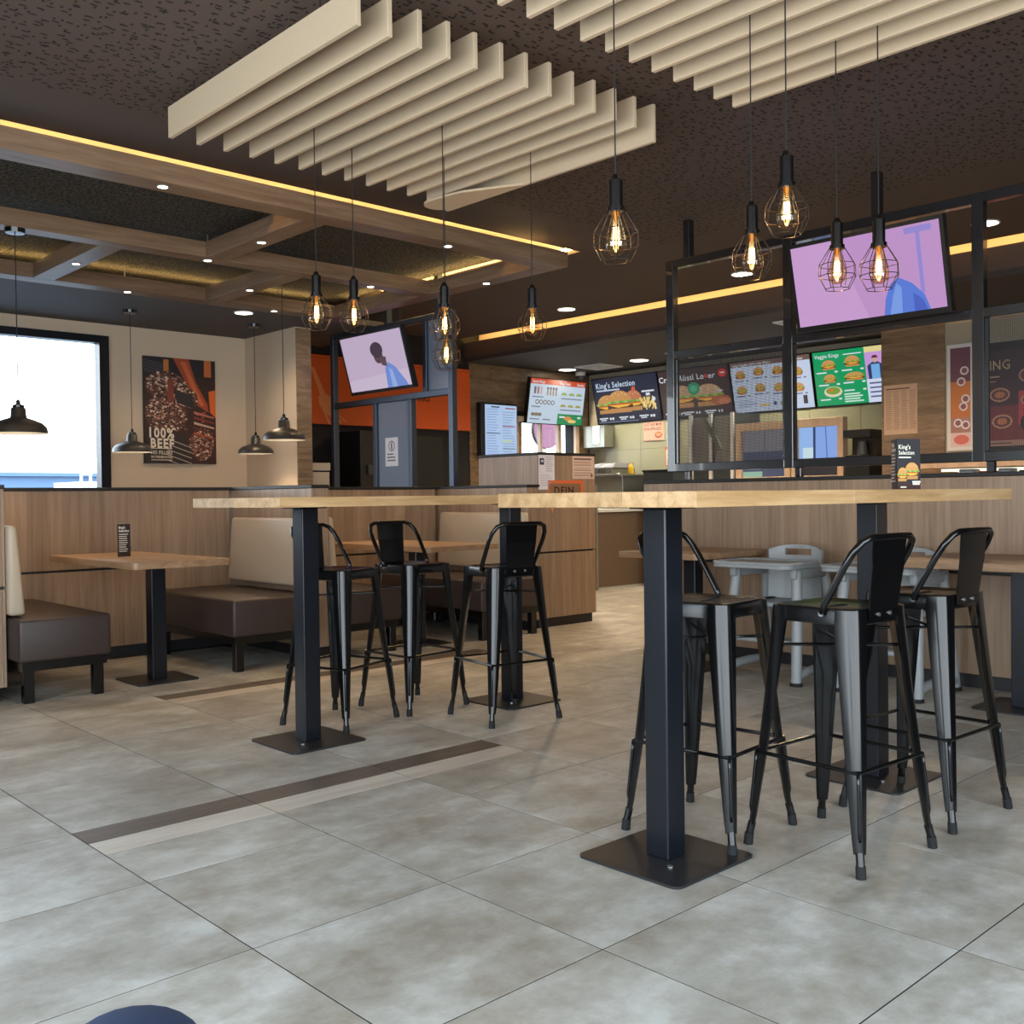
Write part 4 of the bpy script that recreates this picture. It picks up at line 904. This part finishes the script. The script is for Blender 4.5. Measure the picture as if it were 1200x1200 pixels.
sh = [('r', 0, 0, ww, hh, S(120, 52, 66)), ('r', 0, hh*.42, ww, hh, S(66, 42, 58)), ('r', 0, 0, ww, .05, S(170, 140, 130)), ('t', 'KING', -.0, hh*.80, .12, S(214, 190, 150), .01, .25), ('r', .02, hh*.72, .16, hh*.735, S(196, 170, 140)), ('r', .02, hh*.67, .13, hh*.68, S(196, 170, 140)), ('r', .32, .18, .62, hh*.56, PK)]
for (a, b_, s_) in ((.42, .62, .10), (.16, .46, .09), (.42, .40, .08), (.18, .22, .09), (.76, .6, .1), (.8, .3, .1), (.7, .45, .06)):
    sh += [('e', a, b_*hh/.86, s_, s_*.7, S(200, 160, 130)), ('e', a, b_*hh/.86, s_*.82, s_*.54, S(110, 60, 70)), ('e', a, b_*hh/.86, s_*.5, s_*.34, S(196, 130, 90))]
sh += [('e', .42, .20, .085, .085, S(40, 28, 38)), ('r', .37, .19, .47, .20, WH), ('r', .385, .215, .40, .245, WH), ('r', .42, .215, .435, .245, WH), ('r', .38, .155, .39, .19, WH), ('r', .415, .155, .425, .19, WH), ('r', .45, .155, .46, .19, WH), ('r', .03, .02, .26, .03, S(60, 36, 40))]
wall_poster('large purple and red menu poster seen through the perforated frame panel', 2.84, 1.75, 1.46, 2.43, sh, 'black_trim')

# ------------------------------------------------------------------ kitchen menu screens
def menu_screen(label, BL, U, W, H, tilt, shapes, wall, group='menu screens over the counter'):
    BL, U = Vector(BL), Vector(U); Nh = U.cross(Vector((0, 0, 1))); V = (Vector((0, 0, 1))*math.cos(tilt)+Nh*math.sin(tilt)).normalized(); N = U.cross(V).normalized()
    t_ = thing('menu_screen', label, 'screen', BL+U*(W/2), 0, group)
    P = lambda u_, v_, n_: BL+U*u_+V*v_+N*n_
    MB().hexa([P(0, 0, -.06), P(W, 0, -.06), P(W, H, -.06), P(0, H, -.06), P(0, 0, 0), P(W, 0, 0), P(W, H, 0), P(0, H, 0)]).build('housing', 'screen_black', t_)
    artwork('screen_image', t_, BL+U*.012+V*.012, U, V, shapes(W-.024, H-.024), 'screen_picture')
    c = P(W/2, H/2, -.06); e_ = c-Nh*wall
    MB().cyl(c, e_, .035, n_=10).build('mount_arm', 'black_metal', t_)
    return t_
WS = S(226, 232, 240); LB = S(176, 202, 232); DK = S(36, 40, 62); GR = S(0, 158, 96)
def scr_sweets(W, H):
    s_ = [('r', 0, 0, W, H, S(196, 214, 232)), ('r', 0, H*.88, W, H, S(206, 74, 34)), ('t', 'Snack Kings', W*.03, H*.905, H*.09, WS, .02, W*.22), ('t', 'King Deals', W*.52, H*.905, H*.09, WS, .02, W*.2), ('t', 'Snacks', W*.84, H*.905, H*.085, WS, .02, W*.13), ('r', W*.53, 0, W, H*.24, S(16, 140, 84))]
    for k in range(3): s_ += [('r', W*(.07+.055*k), H*.66, W*(.105+.055*k), H*.82, [S(110, 90, 96), S(150, 120, 116), S(206, 170, 176)][k])]
    for k in range(4): s_ += [('r', W*(.30+.05*k), H*.64, W*(.325+.05*k), H*.80, S(150, 120, 110)), ('e', W*(.312+.05*k), H*.80, W*.02, H*.03, S(96, 80, 84))]
    for k in range(5): s_ += [('e', W*(.14+.07*k), H*.48, W*.034, H*.055, S(120, 124, 134)), ('e', W*(.14+.07*k), H*.48, W*.018, H*.03, S(216, 222, 230))]
    for k in range(3): s_ += [('e', W*(.61+.14*k), H*.67, W*.055, H*.06, S(150, 170, 84), 0, 180), ('e', W*(.61+.14*k), H*.40, W*.055, H*.06, S(170, 160, 84), 0, 180)]
    for (a, b_, c_, d_) in ((.04, .58, .24, .0), (.56, .58, .95, 0), (.04, .36, .2, 0), (.56, .32, .95, 0), (.03, .08, .2, 0), (.26, .08, .4, 0)): s_ += [('r', W*a, H*b_, W*c_, H*(b_+.025), S(110, 120, 140))]
    for k in range(3): s_ += [('e', W*(.08+.06*k), H*.2, W*.035, H*.04, S(130, 116, 100))]
    return s_+[('e', W*.72, H*.14, W*.07, H*.05, S(222, 140, 70)), ('e', W*.80, H*.08, W*.08, H*.04, S(240, 200, 120)), ('r', W*.56, H*.15, W*.66, H*.19, WS), ('r', W*.9, H*.15, W*.96, H*.19, WS)]
def scr_selection(W, H):
    s_ = [('r', 0, 0, W, H, DK), ('t', "King's Selection", W*.05, H*.79, H*.17, S(206, 226, 246), .018, W*.62), ('r', W*.05, H*.72, W*.42, H*.755, S(190, 206, 232)), ('r', 0, 0, W, H*.2, S(26, 32, 58))]
    s_ += burger(W*.20, H*.22, W*.34, H*.42)+burger(W*.62, H*.24, W*.28, H*.46, S(196, 120, 80))+burger(W*.40, H*.22, W*.40, H*.50)
    for k in range(26):
        u_, v_ = W*rs.uniform(.70, .94), H*rs.uniform(.22, .40); a_ = rs.uniform(-.05, .05)
        s_.append(('p', [(u_, v_), (u_+.02, v_), (u_+.02+a_, v_+.08), (u_+a_, v_+.08)], rs.choice([S(240, 206, 120), S(226, 184, 96), S(250, 224, 150)])))
    s_ += [('r', W*.76, H*.62, W*.95, H*.655, WS), ('r', W*.82, H*.54, W*.88, H*.60, WS), ('e', W*.93, H*.46, W*.025, H*.045, WS), ('e', W*.64, H*.72, W*.03, H*.05, S(220, 90, 50))]
    for a in (.04, .36, .68): s_ += [('r', W*a, H*.10, W*(a+.14), H*.13, WS), ('r', W*(a+.02), H*.06, W*(a+.11), H*.085, WS), ('e', W*(a+.18), H*.10, W*.016, H*.03, WS), ('e', W*(a+.22), H*.10, W*.018, H*.032, WS)]
    return s_+[('r', W*.03, H*.02, W*.66, H*.032, S(150, 160, 190))]
def scr_roesti(W, H):
    BR_ = S(66, 46, 44)
    s_ = [('r', 0, 0, W, H, BR_), ('t', 'Crazy Rösti Lo', 0, H*.76, H*.17, WS, .016, W*.66), ('e', W*.69, H*.81, W*.022, H*.04, S(220, 60, 50)), ('t', 'er', W*.72, H*.76, H*.17, WS, .01, W*.10), ('e', W*.92, H*.84, W*.06, H*.08, S(210, 50, 40)), ('r', W*.89, H*.83, W*.95, H*.86, WS)]
    s_ += burger(W*.30, H*.2, W*.40, H*.48, S(196, 156, 120))+burger(W*.70, H*.2, W*.40, H*.46, S(200, 160, 124))+[('e', W*.5, H*.58, W*.09, H*.13, S(40, 150, 104)), ('e', W*.5, H*.58, W*.05, H*.07, S(80, 190, 140)), ('e', W*.86, H*.30, W*.14, H*.10, S(176, 96, 60)), ('e', W*.9, H*.27, W*.1, H*.06, S(206, 126, 84))]
    for a in (.04, .3, .62): s_ += [('r', W*a, H*.08, W*(a+.16), H*.11, WS), ('r', W*(a+.02), H*.04, W*(a+.12), H*.065, WS), ('e', W*(a+.2), H*.08, W*.014, H*.026, WS), ('e', W*(a+.24), H*.08, W*.014, H*.026, WS)]
    return s_+[('t', '10+', W*.83, H*.46, H*.09, WS, .02)]
def scr_white(W, H):
    s_ = [('r', 0, 0, W, H, S(202, 216, 240)), ('r', 0, H*.90, W, H, S(112, 86, 78)), ('t', 'Long Vegetarisch oder Huhn', W*.02, H*.915, H*.07, WS, .02, W*.5), ('t', 'Huhn Klassiker', W*.70, H*.915, H*.07, WS, .02, W*.22)]
    for (a, b_) in ((.12, .66), (.36, .70), (.60, .68), (.84, .62), (.12, .36), (.36, .38), (.60, .36), (.84, .32)): s_ += burger(W*a, H*b_, W*.13, H*.17)+[('r', W*(a-.08), H*(b_-.05), W*(a+.04), H*(b_-.03), S(90, 96, 120)), ('r', W*(a+.07), H*(b_-.05), W*(a+.1), H*(b_-.03), S(60, 60, 80))]
    s_ += lines(W*.04, W*.3, H*.24, 4, H*.04, H*.014, S(140, 150, 176))
    s_ += [('e', W*.40, H*.10, W*.07, H*.05, S(220, 190, 110), 0, 180), ('e', W*.53, H*.14, W*.022, H*.04, S(40, 70, 120)), ('e', W*.64, H*.13, W*.05, H*.05, S(160, 170, 120)), ('r', W*.88, H*.08, W*.93, H*.24, S(60, 50, 62)), ('r', W*.72, H*.05, W*.78, H*.11, S(210, 50, 40))]
    return s_
def scr_veggie(W, H):
    g_ = W*.58
    s_ = [('r', 0, 0, g_, H, GR), ('r', g_, 0, W, H, S(214, 224, 244)), ('r', g_, H*.90, W, H, S(236, 220, 150)), ('r', g_, H*.42, W, H*.90, S(206, 158, 222)), ('r', g_+W*.2, H*.42, W, H*.90, S(70, 60, 130)),
          ('t', 'Veggie Kings', W*.02, H*.88, H*.10, WS, .014, W*.28), ('r', g_*.60, H*.90, g_*.95, H*.92, WS)]
    s_ += burger(g_*.30, H*.66, g_*.28, H*.18)+burger(g_*.76, H*.68, g_*.30, H*.20)+burger(g_*.30, H*.42, g_*.24, H*.16)+burger(g_*.78, H*.43, g_*.38, H*.15)
    s_ += [('e', g_*.34, H*.25, g_*.18, H*.10, S(226, 214, 190)), ('e', g_*.34, H*.27, g_*.14, H*.07, S(120, 160, 50)), ('e', g_*.30, H*.28, g_*.05, H*.03, S(206, 120, 60))]
    for (a, b_) in ((.05, .60), (.55, .61), (.07, .37), (.56, .38), (.08, .10), (.56, .24)): s_ += [('r', g_*a, H*b_, g_*(a+.2), H*(b_+.025), WS), ('r', g_*(a+.36), H*b_, g_*(a+.42), H*(b_+.03), WS)]
    s_ += lines(g_*.55, g_*.92, H*.20, 4, H*.045, H*.025, S(214, 240, 226))
    for (c_, b0, b1, hat) in ((.11, S(120, 180, 236), S(44, 60, 110), S(110, 40, 70)), (.30, S(226, 226, 236), S(60, 50, 90), S(60, 44, 90))):
        x_ = g_+W*c_; s_ += [('p', [(x_-W*.08, H*.42), (x_-W*.085, H*.66), (x_-W*.03, H*.72), (x_+W*.03, H*.72), (x_+W*.085, H*.66), (x_+W*.08, H*.42)], b1), ('r', x_-W*.045, H*.42, x_+W*.045, H*.68, b0), ('e', x_, H*.76, W*.03, H*.055, S(206, 170, 160)), ('e', x_, H*.79, W*.034, H*.05, hat, 0, 180)]
    return s_+lines(g_+W*.03, g_+W*.34, H*.36, 4, H*.08, H*.03, S(96, 104, 150))
menu_screen('leftmost kitchen menu screen with orange header and snacks', (7.905, 8.40, 2.035), (1, 0, 0), 1.05, .60, math.radians(9), scr_sweets, .045)
ty = math.radians(12)
menu_screen('dark blue menu screen with three burgers in the kitchen', (9.17, 8.30, 2.055), (0, -1, 0), 1.115, .625, ty, scr_selection, .0)
menu_screen('brown menu screen seen through the perforated panel, two burgers', (9.17, 7.17, 2.055), (0, -1, 0), 1.075, .625, ty, scr_roesti, .0)
menu_screen('white menu screen with rows of burgers, split by a frame post', (9.17, 6.08, 2.055), (0, -1, 0), 1.08, .625, ty, scr_white, .0)
menu_screen('bright green menu screen with bagged promo beside the tiled pillar', (9.17, 4.985, 2.055), (0, -1, 0), 1.08, .625, ty, scr_veggie, .0)
ps = thing('price_screen', 'upright bluish price list screen in black casing on the brown tiled wall', 'screen', (7.43, 8.42, 1.62))
MB().box(7.13, 8.40, 1.59, 7.75, 8.487, 2.27, .004).build('housing', 'screen_black', ps)
sh = [('r', 0, 0, .54, .63, S(178, 206, 244))]+lines(.03, .24, .58, 18, .033, .010, S(140, 166, 210))+lines(.29, .51, .55, 16, .033, .010, S(140, 166, 200))
sh += [('r', .10, .595, .24, .61, S(40, 50, 70)), ('r', .34, .585, .51, .60, S(150, 60, 70)), ('r', .29, .36, .51, .372, S(170, 60, 90)), ('r', .02, .27, .25, .28, S(40, 60, 80)), ('r', .29, .17, .45, .19, S(196, 216, 150)), ('r', .29, .08, .51, .09, S(90, 100, 120))]
artwork('screen_image', ps, (7.195, 8.3995, 1.615), (1, 0, 0), (0, 0, 1), sh, 'screen_picture')
pw = struct(MB().box(7.74, 8.44, 1.49, 8.94, 8.487, 1.56).box(7.74, 8.44, 2.06, 8.94, 8.487, 2.13).box(7.74, 8.44, 1.56, 7.80, 8.487, 2.06).box(8.88, 8.44, 1.56, 8.94, 8.487, 2.06).box(8.26, 8.50, 1.56, 8.29, 8.56, 2.06).box(8.60, 8.50, 1.56, 8.66, 8.56, 2.06).build('window_2', 'pale_wood'))
MB().box(7.80, 8.57, 1.55, 8.88, 8.576, 2.06).build('pane', 'window_glass', pw)
MB().box(7.80, 8.50, 1.55, 7.92, 8.56, 2.06).build('jamb', 'brown_tile', pw)
cmr = thing('dome_camera', 'small white dome camera on the kitchen ceiling right of the first menu screen', 'camera', (8.83, 8.30, 2.75))
MB().lathe((8.83, 8.30, 2.66), [(.07, .09), (.07, .045), (.062, .04)], 20, True).build('housing', 'white_plastic', cmr, smooth=True, auto=40)
MB().lathe((8.83, 8.30, 2.66), [(.055, .04), (.05, .015), (.03, -.008), (.001, -.014)], 20).build('dome', 'oven_grey', cmr, smooth=True)

# ------------------------------------------------------------------ kitchen equipment
ct = thing('staff_counter', 'brown fronted staff counter with pale worktop behind the tables', 'counter', (8.3, 7.1, 0))
MB().box(7.56, 6.87, .03, 9.19, 6.90, .90).build('front_panel', 'counter_brown', ct)
MB().box(7.53, 6.87, 0, 7.56, 8.0, 1.22).build('end_panel', 'steel_matt', ct)
MB().box(7.56, 6.90, 0, 9.19, 8.0, .90).build('carcass', 'oven_grey', ct)
MB().box(7.56, 6.85, .90, 9.19, 8.0, .935, .003).build('worktop', 'white_plastic', ct)
MB().box(7.56, 6.88, 0, 9.19, 6.90, .03).build('plinth', 'white_plastic', ct)
fs = thing('fry_station', 'stainless fry station behind the ordering cabinet', 'kitchen unit', (8.7, 7.4, .935))
MB().box(8.25, 7.08, .936, 9.15, 7.75, 1.33, .004).build('body', 'steel', fs)
MB().box(8.17, 7.05, 1.33, 9.15, 7.80, 1.355, .004).build('shelf', 'steel', fs)
MB().cyl((8.2, 7.62, .936), (8.2, 7.62, 1.33), .03, n_=14).build('pillar', 'white_plastic', fs, smooth=True, auto=40)
bxn = thing('carton', 'grey carton marked with dark letters on the fry station', 'box', (8.55, 7.5, 1.355))
MB().box(8.30, 7.30, 1.355, 8.75, 7.68, 1.44, .004).build('body', 'steel_matt', bxn)
artwork('lettering', bxn, (8.2995, 7.52, 1.375), (0, -1, 0), (0, 0, 1), [('t', 'KKE', 0, 0, .06, S(40, 38, 34), .02, .12)], 'print_ink')
pr = thing('wrapping_paper', 'white wrapping paper bundle lying on the grey carton', 'paper', (8.5, 7.45, 1.44))
for k in range(2):
    MB().hexa([(8.3, 7.50-.22*k, 1.442), (8.7, 7.50-.22*k, 1.442), (8.7, 7.72-.22*k, 1.442), (8.3, 7.72-.22*k, 1.442), (8.32, 7.48-.22*k, 1.50), (8.68, 7.48-.22*k, 1.50), (8.68, 7.66-.22*k, 1.475), (8.32, 7.66-.22*k, 1.475)]).build('bundle', 'white_box', pr)
bt = thing('sauce_bottle', 'yellow sauce bottle beside the white paper bundle', 'bottle', (8.5, 7.16, 1.355))
MB().lathe((8.5, 7.16, 1.355), [(.001, 0), (.035, .002), (.035, .09), (.02, .115), (.012, .12), (.008, .15), (.001, .152)], 16).build('body', 'bottle_yellow', bt, smooth=True, auto=40)
dk = thing('till_unit', 'dark grey unit right of the fry station', 'kitchen unit', (8.6, 6.7, 0))
MB().box(8.35, 6.38, .0, 9.15, 6.84, 1.37, .004).build('body', 'oven_grey', dk); MB().box(8.33, 6.36, 1.37, 9.15, 6.845, 1.395, .003).build('top', 'black_trim', dk)
ds = thing('paper_dispenser', 'steel dispenser holding a white sheet beside the pass window', 'dispenser', (9.15, 8.3, 1.75))
MB().box(8.98, 8.02, 1.74, 9.185, 8.40, 2.035, .004).build('body', 'steel', ds)
MB().box(8.972, 8.10, 1.80, 8.98, 8.22, 2.03).build('sheet', 'white_box', ds)
MB().lathe((8.99, 8.16, 1.775), [(.001, .02), (.05, .018), (.05, 0), (.001, -.004)], 16).build('knob', 'white_plastic', ds)
sg = thing('sign', 'pink offer sign hanging under the dark blue menu screen', 'sign', (9.1, 7.3, 1.86))
MB().box(9.175, 7.18, 1.80, 9.187, 7.50, 2.04).build('board', 'paper', sg)
artwork('print', sg, (9.1745, 7.50, 1.80), (0, -1, 0), (0, 0, 1), [('r', 0, 0, .32, .24, S(222, 168, 150)), ('t', 'LUST AUF MEHR', .01, .19, .055, S(50, 24, 22), .02, .29), ('t', 'KNUSPRIGES?', .01, .135, .05, S(50, 24, 22), .02, .29), ('e', .24, .07, .06, .04, S(160, 70, 56)), ('e', .24, .075, .045, .025, S(226, 150, 110))], 'print_ink')
sg = thing('notice', 'small red bordered notice on the kitchen tiles', 'notice', (9.18, 7.05, 1.5))
artwork('sheet', sg, (9.186, 7.16, 1.46), (0, -1, 0), (0, 0, 1), [('r', 0, 0, .13, .25, S(206, 90, 76)), ('r', .012, .012, .118, .21, S(232, 214, 180))]+[('e', .065, .045+.065*k, .022, .022, S(150, 110, 90)) for k in range(3)], 'print_ink')
bc = thing('back_counter', 'back counter under the menu screens carrying kitchen machines', 'counter', (8.75, 4.6, 0))
MB().box(8.42, 3.8, 0, 9.18, 6.35, 1.20).build('carcass', 'steel_matt', bc); MB().box(8.38, 3.8, 1.20, 9.18, 6.355, 1.23, .003).build('worktop', 'beige_plastic', bc)
ov = thing('oven', 'steel oven with two grey doors behind the perforated panel', 'oven', (8.8, 6.1, 1.23))
MB().box(8.62, 5.72, 1.231, 9.15, 6.34, 2.03, .004).build('body', 'oven_grey', ov)
for k in range(2):
    ya = 6.06-.30*k; d_ = MB().prism(rrect(ya, 1.45, ya+.22, 2.0, .03), 0, .02); d_.xf(Matrix(((0, 0, -1, 8.62), (1, 0, 0, 0), (0, 1, 0, 0), (0, 0, 0, 1)))); dd = d_.build('door', 'steel_matt', ov)
    MB().box(8.57, ya+.19, 1.55, 8.598, ya+.205, 1.9).build('handle', 'steel', dd)
for ya in (6.315, 6.035, 5.735): MB().box(8.59, ya-.02, 1.231, 8.62, ya+.02, 2.03).build('post', 'white_plastic', ov)
MB().hexa([(8.56, 5.86, 1.62), (8.60, 5.86, 1.62), (8.60, 5.92, 1.62), (8.56, 5.92, 1.62), (8.56, 6.06, 1.98), (8.60, 6.06, 1.98), (8.60, 6.12, 1.98), (8.56, 6.12, 1.98)]).build('hood_strut', 'steel', ov)
def order_screen(label, y0, y1, shapes):
    t_ = thing('pickup_screen', label, 'screen', (8.65, (y0+y1)/2, 1.23), 0, 'wood framed pickup screens')
    bars(t_, 'frame_member', [(8.58, y0-.07, 1.231, 8.68, y0, 1.89), (8.58, y1, 1.231, 8.68, y1+.07, 1.89), (8.58, y1+.0705, 1.80, 8.68, y0-.0705, 1.89), (8.58, y1+.0705, 1.231, 8.68, y0-.0705, 1.28)], 'pale_wood')
    MB().box(8.63, y1+.0705, 1.28, 8.66, y0-.0705, 1.80).build('panel', 'screen_black', t_)
    artwork('screen_image', t_, (8.6295, y0-.0705, 1.28), (0, -1, 0), (0, 0, 1), shapes(y0-y1-.141, .52), 'screen_picture')
order_screen('wood framed pickup screen with grey picture behind the perforated panel', 5.68, 4.98, lambda W, H: [('r', 0, 0, W, H, S(70, 80, 104)), ('r', 0, H*.55, W, H, S(130, 128, 134)), ('r', W*.5, 0, W*.52, H, S(90, 96, 112)), ('r', W*.04, H*.24, W*.4, H*.30, WS), ('r', W*.04, H*.17, W*.4, H*.21, WS), ('r', W*.56, H*.2, W*.95, H*.25, WS), ('r', 0, 0, W*.45, H*.12, S(150, 190, 170))])
order_screen('wood framed pickup screen with bright blue picture right of frame post', 4.965, 4.35, lambda W, H: [('r', 0, 0, W, H, S(150, 190, 244)), ('r', W*.36, 0, W*.42, H, S(40, 60, 104)), ('r', W*.42, H*.3, W, H, S(136, 172, 240)), ('r', W*.10, H*.34, W*.36, H*.58, S(206, 230, 240)), ('p', [(W*.70, H*.3), (W*.72, H*.3), (W*.68, H), (W*.66, H)], S(70, 90, 140)), ('r', 0, 0, W, H*.22, S(40, 36, 44))])
cf = thing('coffee_machine', 'dark coffee machine right of the bright pickup screen', 'machine', (8.7, 4.18, 1.23))
MB().box(8.56, 4.05, 1.231, 8.95, 4.32, 1.48, .004).build('base', 'black_trim', cf); MB().box(8.72, 4.05, 1.48, 8.95, 4.32, 1.66).build('body', 'brown_leather', cf)
MB().box(8.54, 4.03, 1.66, 8.95, 4.33, 1.74, .004).build('head', 'black_trim', cf)
MB().cyl((8.63, 4.16, 1.485), (8.63, 4.16, 1.62), .055, .04, 16).build('glass_jug', 'oven_grey', cf, smooth=True, auto=40); MB().box(8.553, 4.08, 1.40, 8.56, 4.30, 1.44).build('label_strip', 'white_plastic', cf)
dc = thing('display_case', 'lit display case with bright packs seen over the right half wall', 'display case', (7.9, 2.0, 0))
MB().box(7.7, .4, 0, 8.25, 3.15, 1.215).build('carcass', 'counter_brown', dc); MB().box(7.68, .4, 1.30, 8.25, 3.17, 1.36).build('top', 'pale_wood', dc); MB().box(8.2, .4, 1.215, 8.25, 3.15, 1.30).build('light_panel', 'lit_case', dc)
for k in range(11):
    c_ = ['bottle_yellow', 'white_box', 'orange_panel', 'white_box', 'steel', 'white_plastic'][k % 6]; y = 3.05-.17*k
    pk = tag(MB().box(7.95, y-.11-.02*(k % 3), 1.2155, 8.1, y, 1.27+.02*(k % 2), .008).build('snack_pack', c_), ordn[k]+' bright snack pack from the left in the lit display case', 'pack', 'packs in the lit display case')
dm = thing('drinks_machine', 'tall dark drinks machine under the orange sign', 'machine', (5.5, 8.1, 0))
MB().box(5.0, 7.85, 0, 6.2, 8.42, .95).build('cabinet', 'dark_wall', dm); MB().box(5.02, 7.95, .95, 5.5, 8.42, 1.82, .006).build('body', 'black_trim', dm); MB().box(5.62, 7.95, .95, 6.15, 8.42, 1.78, .006).build('body', 'black_trim', dm)
MB().box(5.48, 7.93, 1.1, 5.5, 7.95, 1.8).box(5.62, 7.93, 1.1, 5.64, 7.95, 1.76).build('edge_strip', 'steel', dm)
for k in range(3): MB().box(5.1+.13*k, 7.92, 1.35, 5.16+.13*k, 7.95, 1.45).build('tap', 'oven_grey', dm)
bn = thing('tray_station', 'beige tray and waste station beside the tiled wall end', 'bin', (4.3, 7.9, 0))
MB().hexa([(4.20, 7.6, 0), (4.38, 7.6, 0), (4.38, 8.1, 0), (4.20, 8.1, 0), (4.18, 7.6, 1.36), (4.40, 7.6, 1.36), (4.40, 8.1, 1.36), (4.18, 8.1, 1.36)]).build('body', 'beige_plastic', bn)
MB().box(4.165, 7.59, 1.372, 4.41, 8.1, 1.45, .006).build('lid', 'beige_plastic', bn); MB().box(4.185, 7.61, 1.36, 4.395, 8.08, 1.372).build('gap_strip', 'black_trim', bn)

# ------------------------------------------------------------------ the photographer's knee at the lower edge
sk = bpy.data.meshes.new('leg'); V_ = [(-1.16, -.78, .57), (-1.03, -.50, .60), (-.92, -.28, .612), (-.86, -.165, .594), (-.815, -.095, .522), (-.80, -.09, .40), (-.80, -.115, .22), (-.80, -.13, .075)]
R_ = [.10, .092, .082, .074, .066, .060, .054, .05]
sk.from_pydata(V_, [(i, i+1) for i in range(len(V_)-1)], []); pl = bpy.data.objects.new('person', sk); COL.objects.link(pl)
md = pl.modifiers.new('skin', 'SKIN'); md.use_smooth_shade = True
for i, r_ in enumerate(R_): sk.skin_vertices[0].data[i].radius = (r_, r_)
sk.skin_vertices[0].data[0].use_root = True
pl.modifiers.new('subdivision', 'SUBSURF').levels = 3; pl.modifiers['subdivision'].render_levels = 2
dg = bpy.context.evaluated_depsgraph_get(); me2 = bpy.data.meshes.new_from_object(pl.evaluated_get(dg)); pl.modifiers.clear(); pl.data = me2
me2.materials.clear(); me2.materials.append(MATS['denim'])
for p in me2.polygons: p.use_smooth = True
tag(pl, "person's bent knee in dark blue denim at the bottom left edge", 'person')
rings = []
for (d_, hw, hz) in ((-.07, .030, .045), (-.04, .040, .075), (.02, .043, .085), (.08, .046, .070), (.14, .046, .050), (.18, .036, .040), (.20, .018, .03)):
    rings.append([(-.80+x*1.0+d_*.35, -.13+d_*.94+x*-.3, z) for x, z in [(-hw, .002), (hw, .002), (hw*1.02, hz*.5), (hw*.7, hz), (-hw*.7, hz), (-hw*1.02, hz*.5)]])
MB().loft(rings).build('shoe', 'shoe', pl, smooth=True, auto=60)

# ------------------------------------------------------------------ outside the window
tag(MB().box(-80, 8.9, -.3, 90, 140, -.2).build('car_park', 'asphalt'), 'grey car park ground outside the window', 'ground')
bd = thing('far_building', 'long low bluish building beyond the window', 'building', (10, 42, -.2))
MB().box(-40, 42, -.2, 45, 60, 2.15).build('wall', 'hazed_cladding', bd); MB().box(-40.2, 41.8, 2.15, 45.2, 60.2, 2.3).build('roof', 'hazed_cladding', bd)
vb = thing('white_kiosk', 'white box kiosk with two posts outside the window', 'kiosk', (9.82, 29, -.2))
MB().box(9.45, 28, -.2, 10.19, 30, 1.66).build('body', 'white_box', vb)
MB().cyl((9.58, 28.2, 1.66), (9.58, 28.2, 1.9), .04, n_=8).cyl((9.58, 28.2, 1.9), (9.58+.3, 28.2, 1.9), .04, n_=8).build('post', 'white_box', vb); MB().cyl((9.84, 28.2, 1.66), (9.84, 28.2, 2.1), .04, n_=8).build('post', 'white_box', vb)
rd = thing('round_sign', 'purple round sign outside the small pass window', 'sign', (9.0, 10.4, 0))
MB().cyl((10.30, 10.4, 2.15), (10.30, 10.46, 2.15), .30, n_=32).build('disc', 'cage_wire', rd); MB().box(10.27, 10.46, -.2, 10.33, 10.5, 2.15).build('post', 'steel_matt', rd)
artwork('face', rd, (10.30, 10.3985, 2.15), (1, 0, 0), (0, 0, 1), [('e', 0, 0, .295, .295, S(96, 40, 70))], 'print_ink')
for o in list(bpy.data.objects):
    if o.type == 'MESH' and o.name.startswith('lettering') and not o.data.polygons: bpy.data.objects.remove(o)
